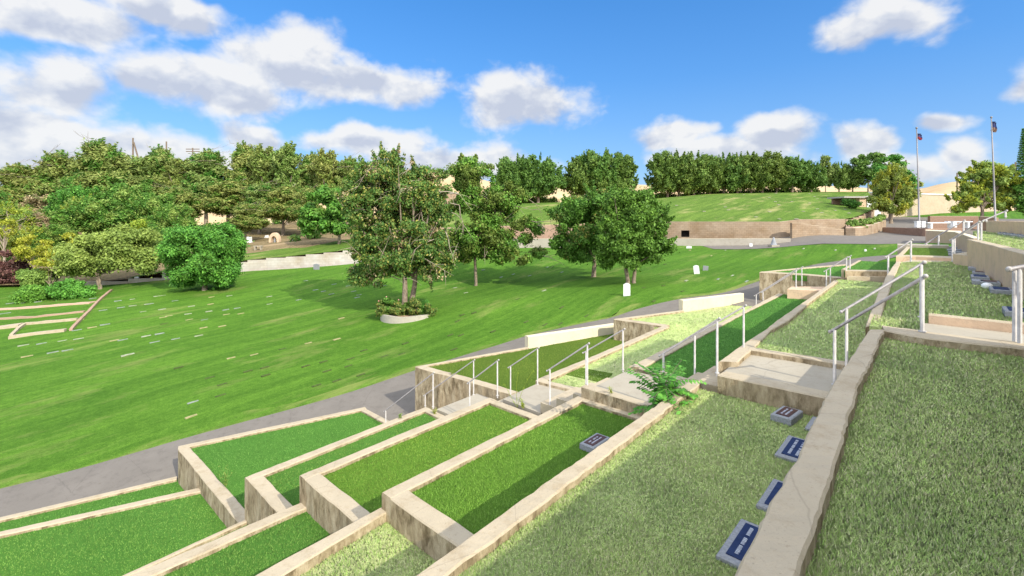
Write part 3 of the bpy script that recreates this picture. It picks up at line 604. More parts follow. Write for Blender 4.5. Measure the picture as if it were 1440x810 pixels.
t_ = thing('handrail', 'handrail running out of the right edge of the picture', 'handrail', (tp.x, tp.y, CZ-1.5), 'handrails of the stairways')
for dx in (0, .09): o = MB(t_.location); o.tube([(tp.x+dx*.4, tp.y+dx, CZ-1.55), (tp.x+dx*.4, tp.y+dx, tp.z-.0)], .022, 10); o.build('post', M['post'], t_, (0,0,0))
e = tp + Vector((.09,-.08,.02)); dd = (G(8.2,-3.2,-.3)-tp)
o = MB(t_.location); o.tube([tp-dd.normalized()*.09, tp+dd], .026, 10); o.build('rail', M['galv'], t_, (0,0,0))
o = MB(t_.location); o.ball(tp-dd.normalized()*.09, .036, 0, 10); o.build('end_cap', M['post'], t_, (0,0,0))
o = MB(t_.location); q = tp+dd; o.tube([(q.x, q.y, CZ-.7), q], .022, 10); o.build('post', M['post'], t_, (0,0,0))
rail('far handrail descending to the lane by the brown-cornered wall', [(1063.4,414.5,24.4,4.1), (1119.5,378.7,24.4,3.1)], r=.021)
rail('second far handrail next to the brown-cornered wall', [(1073,410,25.6,4.0), (1127.6,376,25.6,3.1)], r=.021)
rail('far handrail above the small far landing', [(1162,380,24.5,3.0), (1190.4,362.5,24.5,2.42)], r=.021)
rail('second far handrail above the small far landing', [(1167.7,376.5,25.6,3.0), (1195.3,360.5,25.7,2.42)], r=.021)
rail('thick far handrail rising beside the half-shaded turf', [(1249,359.5,22.4,2.5), (1281,338.5,22.6,1.63)], r=.028)
rail('far handrail in front of the tan cheek block', [(1339.5,336,22.4,1.6), (1375.5,313,21.8,.75)], r=.024)
rail('twin of the far handrail near the upper tan wall', [(1342.5,335,23.0,1.6), (1380,312.5,22.8,.75)], r=.024)
rail('bluish shaded handrail farthest up the terraces', [(1303,342.5,34,1.6), (1320,331,34,1.5), (1355,311,34,.8)], r=.034)
rail('distant handrail above the upper tan wall', [(1387,308.5,33,.1), (1414,297,33,-.1)], r=.034)

# ------------------------------------------------------------------ grave markers close by
def marker(label, corner, lu, lw, ht, plate='blue_plate', inset=.06, h_g=2.87, skew=0, lines=3, group=None, name='grave_marker'):
    c = Vector(corner); c.z = CZ-h_g
    ca = math.atan2(Uv[1], Uv[0]) + skew; du = Vector((math.cos(ca), math.sin(ca), 0)); dw = Vector((math.sin(ca), -math.cos(ca), 0))   # dw = uphill
    t_ = thing(name, label, 'grave marker', c, group)
    q = lambda a, b, z: c + du*a + dw*b + Vector((0,0,z))
    o = MB(c); ch = .012
    bot = [q(0,0,-.04), q(lu,0,-.04), q(lu,lw,-.04), q(0,lw,-.04)]; mid = [q(0,0,ht-ch), q(lu,0,ht-ch), q(lu,lw,ht-ch), q(0,lw,ht-ch)]; top = [q(ch,ch,ht), q(lu-ch,ch,ht), q(lu-ch,lw-ch,ht), q(ch,lw-ch,ht)]
    vs = bot+mid+top; o.add(vs, [(0,3,2,1)]+[(i,(i+1)%4,4+(i+1)%4,4+i) for i in range(4)]+[(4+i,4+(i+1)%4,8+(i+1)%4,8+i) for i in range(4)]+[(8,9,10,11)])
    o.build('base', M['grey_stone'], t_, (0,0,0))
    if plate:
        o = MB(c); o.prism([q(inset,inset,ht+.008), q(lu-inset,inset,ht+.008), q(lu-inset,lw-inset,ht+.008), q(inset,lw-inset,ht+.008)], (c.z+ht-.002)); pl = o.build('plate', M[plate], t_, (0,0,0))
        if lines:
            o = MB(c); rnd = random.Random(str(label))
            for k in range(lines):
                b0 = inset+.03+(lw-2*inset-.06)*(k+.3)/lines; a0 = inset+.05
                while a0 < lu-inset-.06:
                    wl = rnd.uniform(.006,.014); hl = (lw-2*inset)/lines*.32
                    if rnd.random() > .2: o.prism([q(a0,b0,ht+.011), q(a0+wl,b0,ht+.011), q(a0+wl,b0+hl*rnd.uniform(.6,1),ht+.011), q(a0,b0+hl,ht+.011)], c.z+ht+.006)
                    a0 += wl+.009
            o.build('lettering', M['letter'], pl, (0,0,0))
    return t_
marker('largest blue plate marker nearest the camera, partly hidden by the broad wall', P(1006.7,775,2.80), .66, .42, .045, lines=3)
marker('blue plate marker second from the camera, half hidden by the broad wall', P(1063,705,2.80), .64, .40, .045, lines=2)
marker('blue plate marker third from the camera beside the broad wall', P(1089,635,2.80), .68, .42, .045, lines=3)
marker('grey marker almost hidden behind the broad wall', P(1131.7,598,2.80), .5, .4, .045, plate=None)
marker('thick tilted grey marker with brown plate below the largest landing', P(1083.3,580.3,2.76), .46, .27, .10, 'plate_brown', .05, skew=-.12, lines=2)
marker('grey marker with brown plate lying on bright turf by the long wall', P(815,621.7,3.56), .5, .27, .11, 'plate_brown', .05, h_g=3.68, lines=2)
for i, (x, y, s, pl, lab) in enumerate([(1362,378,.5,None,'grey marker farthest along the foot of the tan wall'), (1368,384.5,.5,'plate_brown','grey marker second farthest along the foot of the tan wall'),
      (1366,390.5,.62,'blue_plate','long dark blue marker at the foot of the tan wall'), (1367,396.5,.45,None,'low grey marker just before the dark blue one by the tan wall'),
      (1379,398,.45,'plate_brown','grey marker beside the round stone by the tan wall'), (1393,409,.6,'blue_plate','thick dark marker nearest the round stone by the tan wall'),
      (1413,440,.55,'blue_plate','dark marker in the grass in front of the cut-off handrail post')]):
    marker(lab, P(x, y, 1.45), s, .32, .1, pl, .05, h_g=1.515, lines=0)
o = MB(P(1388,402.5,1.5)); o.ball(P(1388,402,1.44), .1, 0, 10, (1,1,.7)); tag(o.build('round_stone', M['white_stone']), 'small round pale stone among the markers by the tan wall', 'stone')
for i, (x, y) in enumerate([(1329,348.5),(1331.5,352),(1333,355.5),(1333.5,359)]):
    marker('small marker on the farthest olive turf bed', P(x, y, 1.52), .45, .6, .08, None, h_g=1.545, group='small markers on the farthest turf bed')
for i in range(9):
    g = G(19+i*1.6, -2.6+i*.1); marker('dark flat marker along the foot of the upper tan wall', g, .6, .35, .1, 'blue_plate', .05, h_g=.74, lines=0, group='markers along the upper tan wall')

# ------------------------------------------------------------------ flush markers on the lawn
def flush_proto(name, label, m, w=.46, d=.14, grp=''):
    o = MB(); o.box((0,0,-.03), w, d, .045); o.box((0,0,.012), w*.72, d*.6, .008)
    ob = o.build(name, m); return tag(ob, label, 'grave marker', grp)
kinds = [('grave_marker','small pale grave marker set flush in the open lawn','flush_pale','pale flush markers in the lawn'),
         ('grave_marker','small grey grave marker set flush in the open lawn','flush_grey','grey flush markers in the lawn'),
         ('sunken_marker','dark sunken grave marker with worn grass around it in the lawn','sunk','dark sunken markers in the lawn'),
         ('grave_marker','tan sandy-edged grave marker flush in the lawn','sand','tan flush markers in the lawn')]
protos = {}; ang = math.atan2(Uv[1], Uv[0])
def place_flush(p, k, s=1):
    nm, lab, m, grp = kinds[k]
    if k not in protos: protos[k] = ob = flush_proto(nm, lab, M[m], grp=grp)
    else: ob = protos[k].copy(); COL.objects.link(ob)
    e = .4; zx = (z1(p.x+e, p.y)-z1(p.x-e, p.y))/(2*e); zy = (z1(p.x, p.y+e)-z1(p.x, p.y-e))/(2*e)
    q = Vector((-zx,-zy,1)).to_track_quat('Z','Y').to_euler(); ob.location = (p.x, p.y, p.z+.012)
    from mathutils import Matrix, Euler
    ob.rotation_euler = (Vector((-zx,-zy,1)).to_track_quat('Z','Y').to_matrix().to_4x4() @ Matrix.Rotation(0,4,'Z')).to_euler() if False else Euler((math.atan(zy), -math.atan(zx), ang+random.uniform(-.06,.06)), 'XYZ')
    ob.scale = (s, s, 1)
ml = []
for x, y, k, s in [(190,615,0,1),(340,600,1,1),(430,672,1,1),(550,655,1,1),(510,578,0,.9),(640,562,0,1),(625,490,1,1),(855,445,1,1.1),(750,468,3,1),(930,575,3,.9),(1000,570,1,1),(1190,538,0,1),(1300,520,1,1),(1260,588,1,1),(1040,692,0,1.2),(220,703,3,1),(985,305,1,1),(1080,290,0,1),(1220,275,1,1),(840,328,1,1),(1165,340,0,.8),(1320,320,0,1),(960,250,1,1),(1078,238,0,.7),(1290,212,0,1.4),(310,258,1,1),(200,265,1,1),(80,272,1,1),(45,352,1,1.2),(755,232,1,1),(640,405,3,1.2)]:
    ml.append((x/5.79, 380+y/5.79, k, s))
for x, y, k in [(120,63,0),(185,93,1),(30,112,0),(112,142,0),(277,124,0),(385,112,3),(258,167,0),(118,187,3),(150,178,3),(375,153,0),(470,144,1),(535,135,1),(352,200,1),(265,200,3),(450,236,3),(345,245,3),(318,290,0),(188,308,1),(70,327,1),(20,293,0),(95,278,0),(715,70,0),(718,112,0),(490,65,0),(475,170,3),(555,165,3),(390,72,3),(285,665,1),(275,745,3),(500,415,3),(790,365,2),(920,460,2),(1020,437,2),(695,512,2),(1365,407,2),(1040,490,2),(1160,462,2),(980,572,2),(1095,543,2),(1230,512,2),(595,490,2),(690,468,2),(440,627,2),(450,565,2),(380,528,2),(1095,310,3),(935,332,3),(630,397,3),(205,470,2),(125,222,2),(1160,10,1),(975,32,1),(1065,55,1),(1190,40,1),(1210,75,1),(880,88,1),(1120,192,3)]:
    ml.append((200+x/4, 400+y/4, k, .9 if y < 330 else .8))
for x, y in [(510,70),(490,97),(475,215),(255,235),(180,245),(270,190),(95,220),(505,155),(460,155),(1035,75),(925,108),(860,112),(780,100),(40,255),(640,140),(560,60)]: ml.append((480+x/3, 420+y/3, 2, .8))
for x, y, k in [(728,421,2),(790,433,2),(765,409,0),(905,405,2),(933,402,2),(965,395,0),(1010,393,1),(1030,388,0),(1050,396,1),(920,424,2),(960,410,2),(640,405,0),(655,412,0),(705,390,1),(722,386,1),(745,388,1),(770,376,1),(790,383,1),(950,352,0),(970,352,3),(1000,360,3),(1020,352,0),(1130,350,0),(1175,352,0),(1230,350,0),(900,365,2),(935,372,2),(700,365,0),(680,380,1),(520,395,1),(540,402,1),(455,410,1),(470,400,1),(505,415,1),(430,395,1)]: ml.append((x, y, k, .85))
for x, y, k, s in ml:
    place_flush(onlawn(x, y), k, s)
# small plaques on the upper hillside
hm = None
for i in range(24):
    x = random.uniform(940,1200); y = random.uniform(276,306); p = on_hill(x, y)
    if hm is None:
        o = MB(); o.box((0,0,0), .38, .22, .03); hm = tag(o.build('grave_marker', M['slab']), 'tiny pale grave marker scattered on the upper hillside', 'grave marker', 'markers on the upper hillside'); q = hm
    else: q = hm.copy(); COL.objects.link(q)
    q.location = p + Vector((0,0,.02)); q.rotation_euler = (.16, 0, random.uniform(-.3,.3))

# ------------------------------------------------------------------ upright stones
def tablet(label, px, yb, wpx, hpx, m='white_stone', th=.1, lean=0, name='headstone', round_=True, rz=-.25, mat_=None):
    b = onlawn(px, yb); k = b.y/FX; w, h = wpx*k, hpx*k; o = MB(); n = 8
    prof = [(-w/2, -.1)] + [(-w/2 + (w*i/n), h - (h*.12*(1-math.sin(math.pi*i/n)) if round_ else 0)) for i in range(n+1)] + [(w/2, -.1)]
    vs = [(x, -th/2, z) for x, z in prof] + [(x, th/2, z) for x, z in prof]; m_ = len(prof)
    o.add(vs, [tuple(range(m_)), tuple(reversed(range(m_, 2*m_)))] + [(i, m_+i, m_+(i+1)%m_, (i+1)%m_) for i in range(m_)])
    ob = o.build(name, M[m], None, b); ob.rotation_euler = (0, lean, rz); return tag(ob, label, 'headstone')
tablet('tall white headstone standing in the lawn in front of the two leafy trees', 881.5, 415.5, 9.5, 17, th=.12)
tablet('white headstone leaning slightly, beside a small grey slant stone', 980, 385, 7.5, 12, lean=-.12)
tablet('small grey slant stone right of the leaning white headstone', 992, 380, 7, 6, 'grey_stone', round_=False, lean=.08)
tablet('small distant white headstone left of the grey obelisk', 1056, 347, 4, 5)
tablet('low wide distant pale stone on the lawn near the far kerb', 969, 349, 7, 3)
tablet('rounded grey headstone at the foot of the white block wall', 445, 379, 9, 8, 'grey_stone')
tablet('small white stone at foot of the white block wall near the olive-green tree', 192, 397, 6, 8)
tablet('tiny white stone in front of the farthest turf beds', 1217, 353, 2.5, 2.5)
b = onlawn(1088, 347.5); t_ = thing('obelisk', 'grey cone-shaped monument on the lawn near the far kerb', 'monument', b)
o = MB(); o.box((0,0,-.1), .75, .75, .3); o.build('base', M['slab'], t_)
o = MB(); o.tube([(0,0,.2), (0,0,.5), (0,0,.95)], [.3,.2,.06], 8); o.build('shaft', M['grey_stone'], t_)
def bank(x, y):
    X, Y, Z = WG; q = (np.abs(X/Y*FX+CX-x) + np.abs(HY-(Z-CZ)/Y*FX-y)); i = np.unravel_index(q.argmin(), q.shape); return Vector((X[i], Y[i], Z[i]))
def up(label, x, y, wpx, hpx, m, name='headstone'):
    p = bank(x, y); k = p.y/FX; o = MB(); o.box((0,0,-.2), wpx*k, .25, .2+hpx*k*.9); o.box((0,0,.0), wpx*k*1.25, .5, .14); q = o.build(name, M[m], None, p); return tag(q, label, 'headstone')
up('pale square stone under the pines at left of the dry clearing', 348, 343, 6, 9, 'white_stone')
up('small white stone on the dry upper lawn', 371, 335, 4, 4, 'white_stone')
up('grey stone at the right of the arched monument', 416, 334, 4, 6, 'white_stone')
p = bank(387, 335); t_ = thing('grotto', 'small pale arched monument on the dry bank under the pines', 'monument', p)
o = MB(); k = p.y/FX
arc = [(14*k/2*math.cos(a), 14*k*(.25+.75*math.sin(a))) for a in np.linspace(0, math.pi, 11)]; arc = [(arc[0][0], 0)] + arc + [(arc[-1][0], 0)]; inn = [(x*.6, z*.66) for x, z in arc]
for i in range(len(arc)-1):
    o.add([(arc[i][0],0,arc[i][1]), (arc[i+1][0],0,arc[i+1][1]), (inn[i+1][0],0,inn[i+1][1]), (inn[i][0],0,inn[i][1]), (arc[i][0],.6,arc[i][1]), (arc[i+1][0],.6,arc[i+1][1]), (inn[i+1][0],.6,inn[i+1][1]), (inn[i][0],.6,inn[i][1])], [(0,1,2,3),(4,7,6,5),(0,4,5,1),(3,2,6,7)])
o.build('arch', M['stucco_tan'], t_); o = MB(); o.box((0,.3,0), .18, .18, 5*k); o.ball((0,.3,5.6*k), .1); o.build('statue', M['grey_stone'], t_)
p = bank(371, 350); t_ = thing('bench', 'small white stone bench on the dry upper lawn', 'bench', p)
o = MB(); o.box((0,0,.38), .95, .4, .08); o.build('seat', M['slab'], t_)
for sx in (-.32,.32): o = MB(); o.box((sx,0,-.1), .12, .34, .48); o.build('leg', M['slab'], t_)

# ------------------------------------------------------------------ far walls
def far_wall(label, tops, bots, th, m, name='retaining_wall', sgn=-1, parent=None):
    """tops/bots as (x, ytop, ybot, d)"""
    A = [pz(x, yt, d) for x, yt, yb, d in tops]; zb = min(pz(x, yb, d).z for x, yt, yb, d in tops) - .5
    B = side_off(A, th, sgn); o = MB(Vector((A[0].x, A[0].y, zb))); strip_wall(o, A, B, CZ-zb, jit=.0, step=1.5, ch=.02, cmi=1, fmi=0)
    ob = o.build(name, [M[m], M['cap']], parent, None if parent is None else (0,0,0))
    return tag(ob, label, 'retaining wall') if label else ob
# white wall at left, in stepped lengths
t_ = thing('retaining_wall', 'whitewashed block wall stepping up behind the round bright tree at left', 'retaining wall', pz(228,398,44.3))
for (x0,y0,b0,d0),(x1,y1,b1,d1) in zip(wl[:-1], wl[1:]):
    A = [pz(x0, y0, d0), pz(x1, y0, d1)]; A[1].z = A[0].z; o = MB(t_.location); B = side_off(A, .3, -1)
    strip_wall(o, A, B, CZ-(pz(x0,b0,d0).z-1.2), jit=0, step=2, cmi=1, fmi=0); o.build('wall_length', [M['white_block'], M['slab']], t_, (0,0,0))
far_wall('low grey kerb wall along the far edge of the lawn', [(640,336,346,54.8),(740,335.5,345,54.5),(830,335.5,344.5,53),(940,335.5,344,50.8),(1060,335,342,48.2),(1112,335.5,341,47.2)], None, .3, 'kerb_grey', 'kerb')
far_wall('smooth pink block wall behind the two leafy trees, below the hillside', [(560,322,342,56),(700,318,338,56),(780,316,337,55.6),(862,313,336,54.8),(936,311.5,336,53.5)], None, .3, 'pinkwall')
t_ = thing('retaining_wall', 'long tan block wall with a dark square opening below the hillside', 'retaining wall', pz(936,336,52.9))
def fw(name, tops, th, m): far_wall(None, tops, None, th, m, name, parent=t_)
o = MB(t_.location)
A = [pz(936,311.8,52.9), pz(958,311.8,52.4)]; strip_wall(o, A, side_off(A,.3,-1), CZ-pz(0,340,52).z, jit=0, step=2, cmi=1, fmi=0)
A = [pz(958,311.8,52.4), pz(969.5,311.8,52.2)]; B = side_off(A,.3,-1); strip_wall(o, A, B, CZ-pz(0,324,52.3).z, jit=0, step=2, cmi=1, fmi=0)
A2 = [pz(958,333.5,52.4), pz(969.5,333.5,52.2)]; strip_wall(o, A2, side_off(A2,.3,-1), CZ-pz(0,340,52).z, jit=0, step=2, cmi=1, fmi=0)
A = [pz(969.5,311.8,52.2), pz(1040,311.8,50.8), pz(1100,311.8,50), pz(1120,308.5,50.2), pz(1189,308,52.5)]; A[2].z = A[1].z; strip_wall(o, A, side_off(A,.3,-1), CZ-pz(0,342,50).z, jit=0, step=2, cmi=1, fmi=0)
o.build('block_face', [M['block'], M['cap']], t_, (0,0,0))
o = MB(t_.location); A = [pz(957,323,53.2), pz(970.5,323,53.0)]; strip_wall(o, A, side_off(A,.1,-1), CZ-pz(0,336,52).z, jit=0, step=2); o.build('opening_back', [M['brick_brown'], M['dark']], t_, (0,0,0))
st = [(1114,313.5),(1130,315),(1141,317),(1152,319),(1163,320.5),(1174,322),(1187,322)]
t_ = thing('retaining_wall', 'stepped lower block wall in front of the long tan wall', 'retaining wall', pz(1114,336,48.6))
for (x0,y0),(x1,y1) in zip(st[:-1], st[1:]):
    d0 = 48.6+(x0-1114)*.012; d1 = 48.6+(x1-1114)*.012; A = [pz(x0,y0,d0), pz(x1,y0,d1)]; A[1].z = A[0].z; o = MB(t_.location)
    strip_wall(o, A, side_off(A,.3,-1), CZ-pz(0,341,48).z, jit=0, step=2, cmi=1, fmi=0); o.build('wall_length', [M['block'], M['cap']], t_, (0,0,0))
t_ = thing('retaining_wall', 'tan block wall climbing in steps beside the upper road', 'retaining wall', pz(1190,331,53))
rise = [(1190,308.5,53),(1200,306,54.5),(1208,303.5,56),(1215,300.5,58),(1222,297.5,60),(1228,294,62)]
for (x0,y0,d0),(x1,y1,d1) in zip(rise, rise[1:]+[(1230,290,64)]):
    A = [pz(x0,y0,d0), pz(x1,y0,d1)]; A[1].z = A[0].z; o = MB(t_.location)
    strip_wall(o, A, side_off(A,.3,-1), CZ-pz(0,332,54).z, jit=0, step=2, cmi=1, fmi=0); o.build('wall_length', [M['block'], M['cap']], t_, (0,0,0))
t_ = thing('planter_wall', 'tan planter wall of low shrubs curving along the upper road', 'planter', pz(1190,331,49.5))
A = [pz(1189,321,49.5), pz(1200,321,48.8), pz(1212,320,49.6), pz(1230,315,53), pz(1246,309.5,58)]; o = MB(t_.location); strip_wall(o, A, side_off(A,.3,-1), CZ-pz(0,336,49).z, jit=0, step=1, cmi=1, fmi=0); o.build('wall_face', [M['block'], M['cap']], t_, (0,0,0))
A = [pz(1189,321,49.6), pz(1189,319,52.8)]; o = MB(t_.location); strip_wall(o, A, side_off(A,.25,1), CZ-pz(0,336,49).z, jit=0, step=1, cmi=1, fmi=0); o.build('end_wall', [M['brick_brown'], M['cap']], t_, (0,0,0))
o = MB(t_.location); o.prism([pz(1189.5,320,49.8), pz(1200,320,49.1), pz(1212,319.5,49.9), pz(1230,314.8,53.3), pz(1246,309.3,58.2), pz(1228,311,60), pz(1215,313,57), pz(1190,316,53)], CZ-3); o.build('soil', M['pink_soil'], t_, (0,0,0))
# big pale wall and small building
t_ = thing('boundary_wall', 'big pale rendered wall with white coping behind the flagpoles', 'wall', pz(1290,303,76))
A = [pz(1226,273,72), pz(1290,273,76), pz(1352,273,80), pz(1420,276,84)]; A = [Vector((p.x,p.y,A[1].z-.03)) for p in A]; o = MB(t_.location); strip_wall(o, A, side_off(A,.3,-1), CZ-(A[0].z-5.2), jit=0, step=3); o.build('wall_face', [M['stucco_tan'], m_conc('pale_render', (.46,.375,.265), (.36,.28,.19), .1)], t_, (0,0,0))
A = [p+Vector((0,-.12,.16)) for p in A]; o = MB(t_.location); strip_wall(o, A, side_off(A,.55,-1), CZ-(A[0].z-.15), jit=0, step=3); o.build('coping', [M['white_stone']]*2, t_, (0,0,0))
c = pz(1215,299,64); t_ = thing('vault_building', 'small flat-roofed vault with a white side wall on the hillside', 'building', c)
bx = lambda nm, m, x0, x1, y0, y1, z0, z1_: (lambda o: (o.prism([(c.x+x0,c.y+y0,c.z+z1_),(c.x+x1,c.y+y0,c.z+z1_),(c.x+x1,c.y+y1,c.z+z1_),(c.x+x0,c.y+y1,c.z+z1_)], c.z+z0), o.build(nm, M[m], t_, (0,0,0)))[1])(MB(t_.location))
bx('wall','stucco_tan',-.6,.35,0,3,-1,2.0); bx('side_wall','white_stone',.36,2.2,-.1,3,-1.2,2.25); bx('roof','roof',-2.9,.4,-.3,3.2,2.0,2.2); bx('front_wall','slab',-2.8,-1.2,-.9,-.6,-.9,.6); bx('back_wall','brick_brown',-2.6,-.6,2.4,2.7,-1,2.0)
# brown planter box, rear wall, benches
def boxwall(label, pts, hgt, m, name, cat):
    o0 = Vector(pts[0]); t_ = thing(name, label, cat, o0)
    return t_
t_ = thing('brick_planter', 'brown block planter box in the parking area with pale stones on top', 'planter', P(1276,333,1.85))
for a, b in (((1276,332.5),(1301,334)), ((1301,334),(1357,333.5))):
    A = [P(*a,1.85), P(*b,1.85)]; A = [p+Vector((0,0,.9)) for p in A]; o = MB(t_.location); strip_wall(o, A, side_off(A,.3,-1), 2.3, jit=0, step=1, cmi=0, fmi=0); o.build('wall_face', [M['brick_brown']]*2, t_, (0,0,0))
q0 = P(1276,332.5,1.85)+Vector((0,0,.9)); A = [q0, q0+Vector((.9,4.5,0))]; o = MB(t_.location); strip_wall(o, A, side_off(A,.3,1), 2.3, jit=0, step=1, cmi=0, fmi=0); o.build('wall_face', [M['brick_brown']]*2, t_, (0,0,0))
o = MB(t_.location); e = P(1357,333.5,1.85); o.prism([q0+Vector((.2,.2,-.1)), e+Vector((0,.2,.8)), e+Vector((0,5.5,.8)), q0+Vector((1,4.7,-.1))], CZ-2.2); o.build('soil', M['slab'], t_, (0,0,0))
A = [pz(1308,304,60), pz(1375,304,60)]; far_wall('long brown block wall behind the brick planter', [(1308,303.8,318,58),(1376,303.8,318,58)], None, .35, 'brick_brown')
far_wall('short orange-tan block wall beside the long brown wall', [(1376.5,304,318,57.5),(1400,306,318,55)], None, .3, 'block')
for x, y, wd, lab in ((1322,315.5,3.0,'pale concrete bench on the brick planter'), (1348,314,2.6,'pale concrete bench farther right above the brick planter')):
    p = pz(x, y+3, 50); t_ = thing('bench', lab, 'bench', p)
    o = MB(); o.box((0,0,.35), wd, .45, .1); o.build('seat', M['white_stone'], t_)
    for sx in (-wd*.35, wd*.35): o = MB(); o.box((sx,0,-.3), .2, .4, .65); o.build('leg', M['white_stone'], t_)
for i, (x, m, lab) in enumerate(((1290,'white_stone','white utility box at the foot of the left flagpole'), (1297,'white_stone','white box right of the left flagpole foot'), (1341,'white_stone','pale stone urn beyond the brick planter'))):
    p = pz(x, 317, 49); o = MB(); o.box((0,0,-.2), .35, .35, .6); o.box((0,0,.4), .42, .42, .05); tag(o.build('utility_box' if i < 2 else 'urn', M[m], None, p), lab, 'box' if i < 2 else 'urn')

# flagpoles
def flagpole(label, x, yb, yt, d, xt, cloth, flab, fy0, fy1):
    b = pz(x, yb, d); tp = pz(xt, yt, d); t_ = thing('flagpole', label, 'flagpole', b)
    o = MB(b); o.tube([b-Vector((0,0,.5)), b.lerp(tp,.4), tp], [.09,.075,.045], 10); o.build('pole', M['galv'], t_, (0,0,0))
    o = MB(b); o.ball(tp+Vector((0,0,.08)), .11); o.build('finial', M['galv'], t_, (0,0,0))
    f0 = pz(xt, fy0, d); hh = (fy1-fy0)*d/FX; o = MB(f0-Vector((0,0,hh)))
    n, mrow = 7, 8; vs = []
    for i in range(mrow+1):
        for j in range(n+1):
            s = j/n; v = i/mrow; vs.append(f0 + Vector((.06+s*.55*(1-.35*v), .12*math.sin(s*9+v*2)+.05*math.sin(v*7), -hh*v - s*.18)))
    fs = [(i*(n+1)+j, i*(n+1)+j+1, (i+1)*(n+1)+j+1, (i+1)*(n+1)+j) for i in range(mrow) for j in range(n)]
    o.add(vs, fs, 0, True)
    for k in range(len(fs)): o.m[k] = 1 if (k//n) > mrow*.62 else 0
    q = o.build('flag', cloth); tag(q, flab, 'flag')
flagpole('left flagpole rising from the brick planter', 1293, 318, 181, 49, 1289, [M['navy'], M['red']], 'small limp dark flag with red end on the left flagpole', 187, 195)
flagpole('taller right flagpole in front of the yellow-green pine', 1400, 312, 166, 50, 1394, [M['navy'], M['brick_brown']], 'limp navy flag hanging near the top of the right flagpole', 170, 184)
# utility poles over the wood
def pole(label, x, yb, yt, d, cross=False, lean=None, name='utility_pole'):
    b = pz(x, yb, d); tp = pz(x if lean is None else lean, yt, d); t_ = thing(name, label, 'pole', b)
    o = MB(b); o.tube([b, tp], [.22,.15], 8); o.build('shaft', M['wood'], t_, (0,0,0))
    if cross:
        for z in (.3,.9): o = MB(b); o.tube([tp-Vector((1.7,0,z)), tp+Vector((1.7,0,-z))], .11, 6); o.build('crossarm', M['wood'], t_, (0,0,0))
    return t_
pole('dark pole with a slanting brace above the wood', 187, 320, 194, 105)
pole('slanting brace pole leaning against the dark pole above the wood', 222, 320, 200, 104.6, lean=188)
pole('plain pole right of the slanting brace pole', 234, 320, 199, 110)
pole('short pole showing above the tallest left pine', 146, 320, 200, 115)
pole('distant pole with crossarms above the wood', 271, 320, 208, 120, True)
pole('thin pole beside the hilltop trees left of the left flagpole', 1274, 290, 225, 110)
pole('thin pole left of the yellow-green pine', 1346, 300, 243, 120); pole('thin pole right of the yellow-green pine', 1428, 300, 228, 110)
# building seen between the trees
c = pz(640,330,72); t_ = thing('chapel_building', 'pinkish rendered building glimpsed between the two tallest lawn trees', 'building', c)
o = MB(c); o.prism([c+Vector((-2.4,0,6.3)), c+Vector((.1,0,6.3)), c+Vector((.1,5,6.3)), c+Vector((-2.4,5,6.3))], c.z-2); o.build('tower', M['pinkwall'], t_, (0,0,0))
o = MB(c); o.prism([c+Vector((-2.5,-.1,6.5)), c+Vector((.2,-.1,6.5)), c+Vector((.2,5.1,6.5)), c+Vector((-2.5,5.1,6.5))], c.z+6.3); o.build('coping', M['roof'], t_, (0,0,0))
o = MB(c); o.prism([c+Vector((.1,.4,4.5)), c+Vector((5.5,.4,3.4)), c+Vector((5.5,5,3.4)), c+Vector((.1,5,4.5))], c.z-2); o.build('wing', M['pinkwall'], t_, (0,0,0))
for i in range(3): o = MB(c); o.prism([c+Vector((.9+i*1.5,.37,2.6)), c+Vector((1.7+i*1.5,.37,2.6)), c+Vector((1.7+i*1.5,.5,2.6)), c+Vector((.9+i*1.5,.5,2.6))], c.z+1); o.build('window', M['dark'], t_, (0,0,0))

# kerb frames of the old plots at left
def ground_kerb(label, pts, wd, m, hgt=.1, name='kerb'):
    Pn = resample([onlawn(*p) for p in pts], .5); o = MB(Pn[0].copy()); Q = side_off(Pn, wd, 1); rows = []
    for a, b in zip(Pn, Q):
        za = z1(a.x,a.y); j = random.gauss(0,.012); rows.append([Vector((a.x,a.y,za-.15)), Vector((a.x,a.y,za+hgt+j)), Vector((b.x,b.y,za+hgt+j)), Vector((b.x,b.y,za-.15))])
    n = len(rows); o.add([v for r in rows for v in r], [(i*4+k, i*4+k+1, (i+1)*4+k+1, (i+1)*4+k) for i in range(n-1) for k in range(3)] + [(0,1,2,3), ((n-1)*4+3,(n-1)*4+2,(n-1)*4+1,(n-1)*4)])
    return tag(o.build(name, M[m]), label, 'kerb')
ground_kerb('broad pinkish path strip farthest back among the old plots', [(-60,437),(60,430),(136,424)], .8, 'pink_soil', .03, 'path')
ground_kerb('narrow pinkish kerb in the middle of the old plots', [(-60,451),(50,446),(120,438.5)], .3, 'pinkwall', .08)
ground_kerb('white kerb across the old plots, second from the front', [(37,456),(110,449.5)], .22, 'cap', .12)
ground_kerb('thick white kerb at the left edge of the old plots', [(-60,464),(0,460),(33,456)], .8, 'cap', .1)
ground_kerb('front white kerb of the old plots', [(14,475),(50,470),(94,465)], .35, 'cap', .14)
ground_kerb('short white kerb joining two kerbs at left', [(13,474),(23,464),(33,457)], .16, 'cap', .14)
ground_kerb('irregular stone edging between the old plots and the lawn', [(97,466),(110,452),(125,437),(138,423),(155,409)], .16, 'pinkwall', .14)
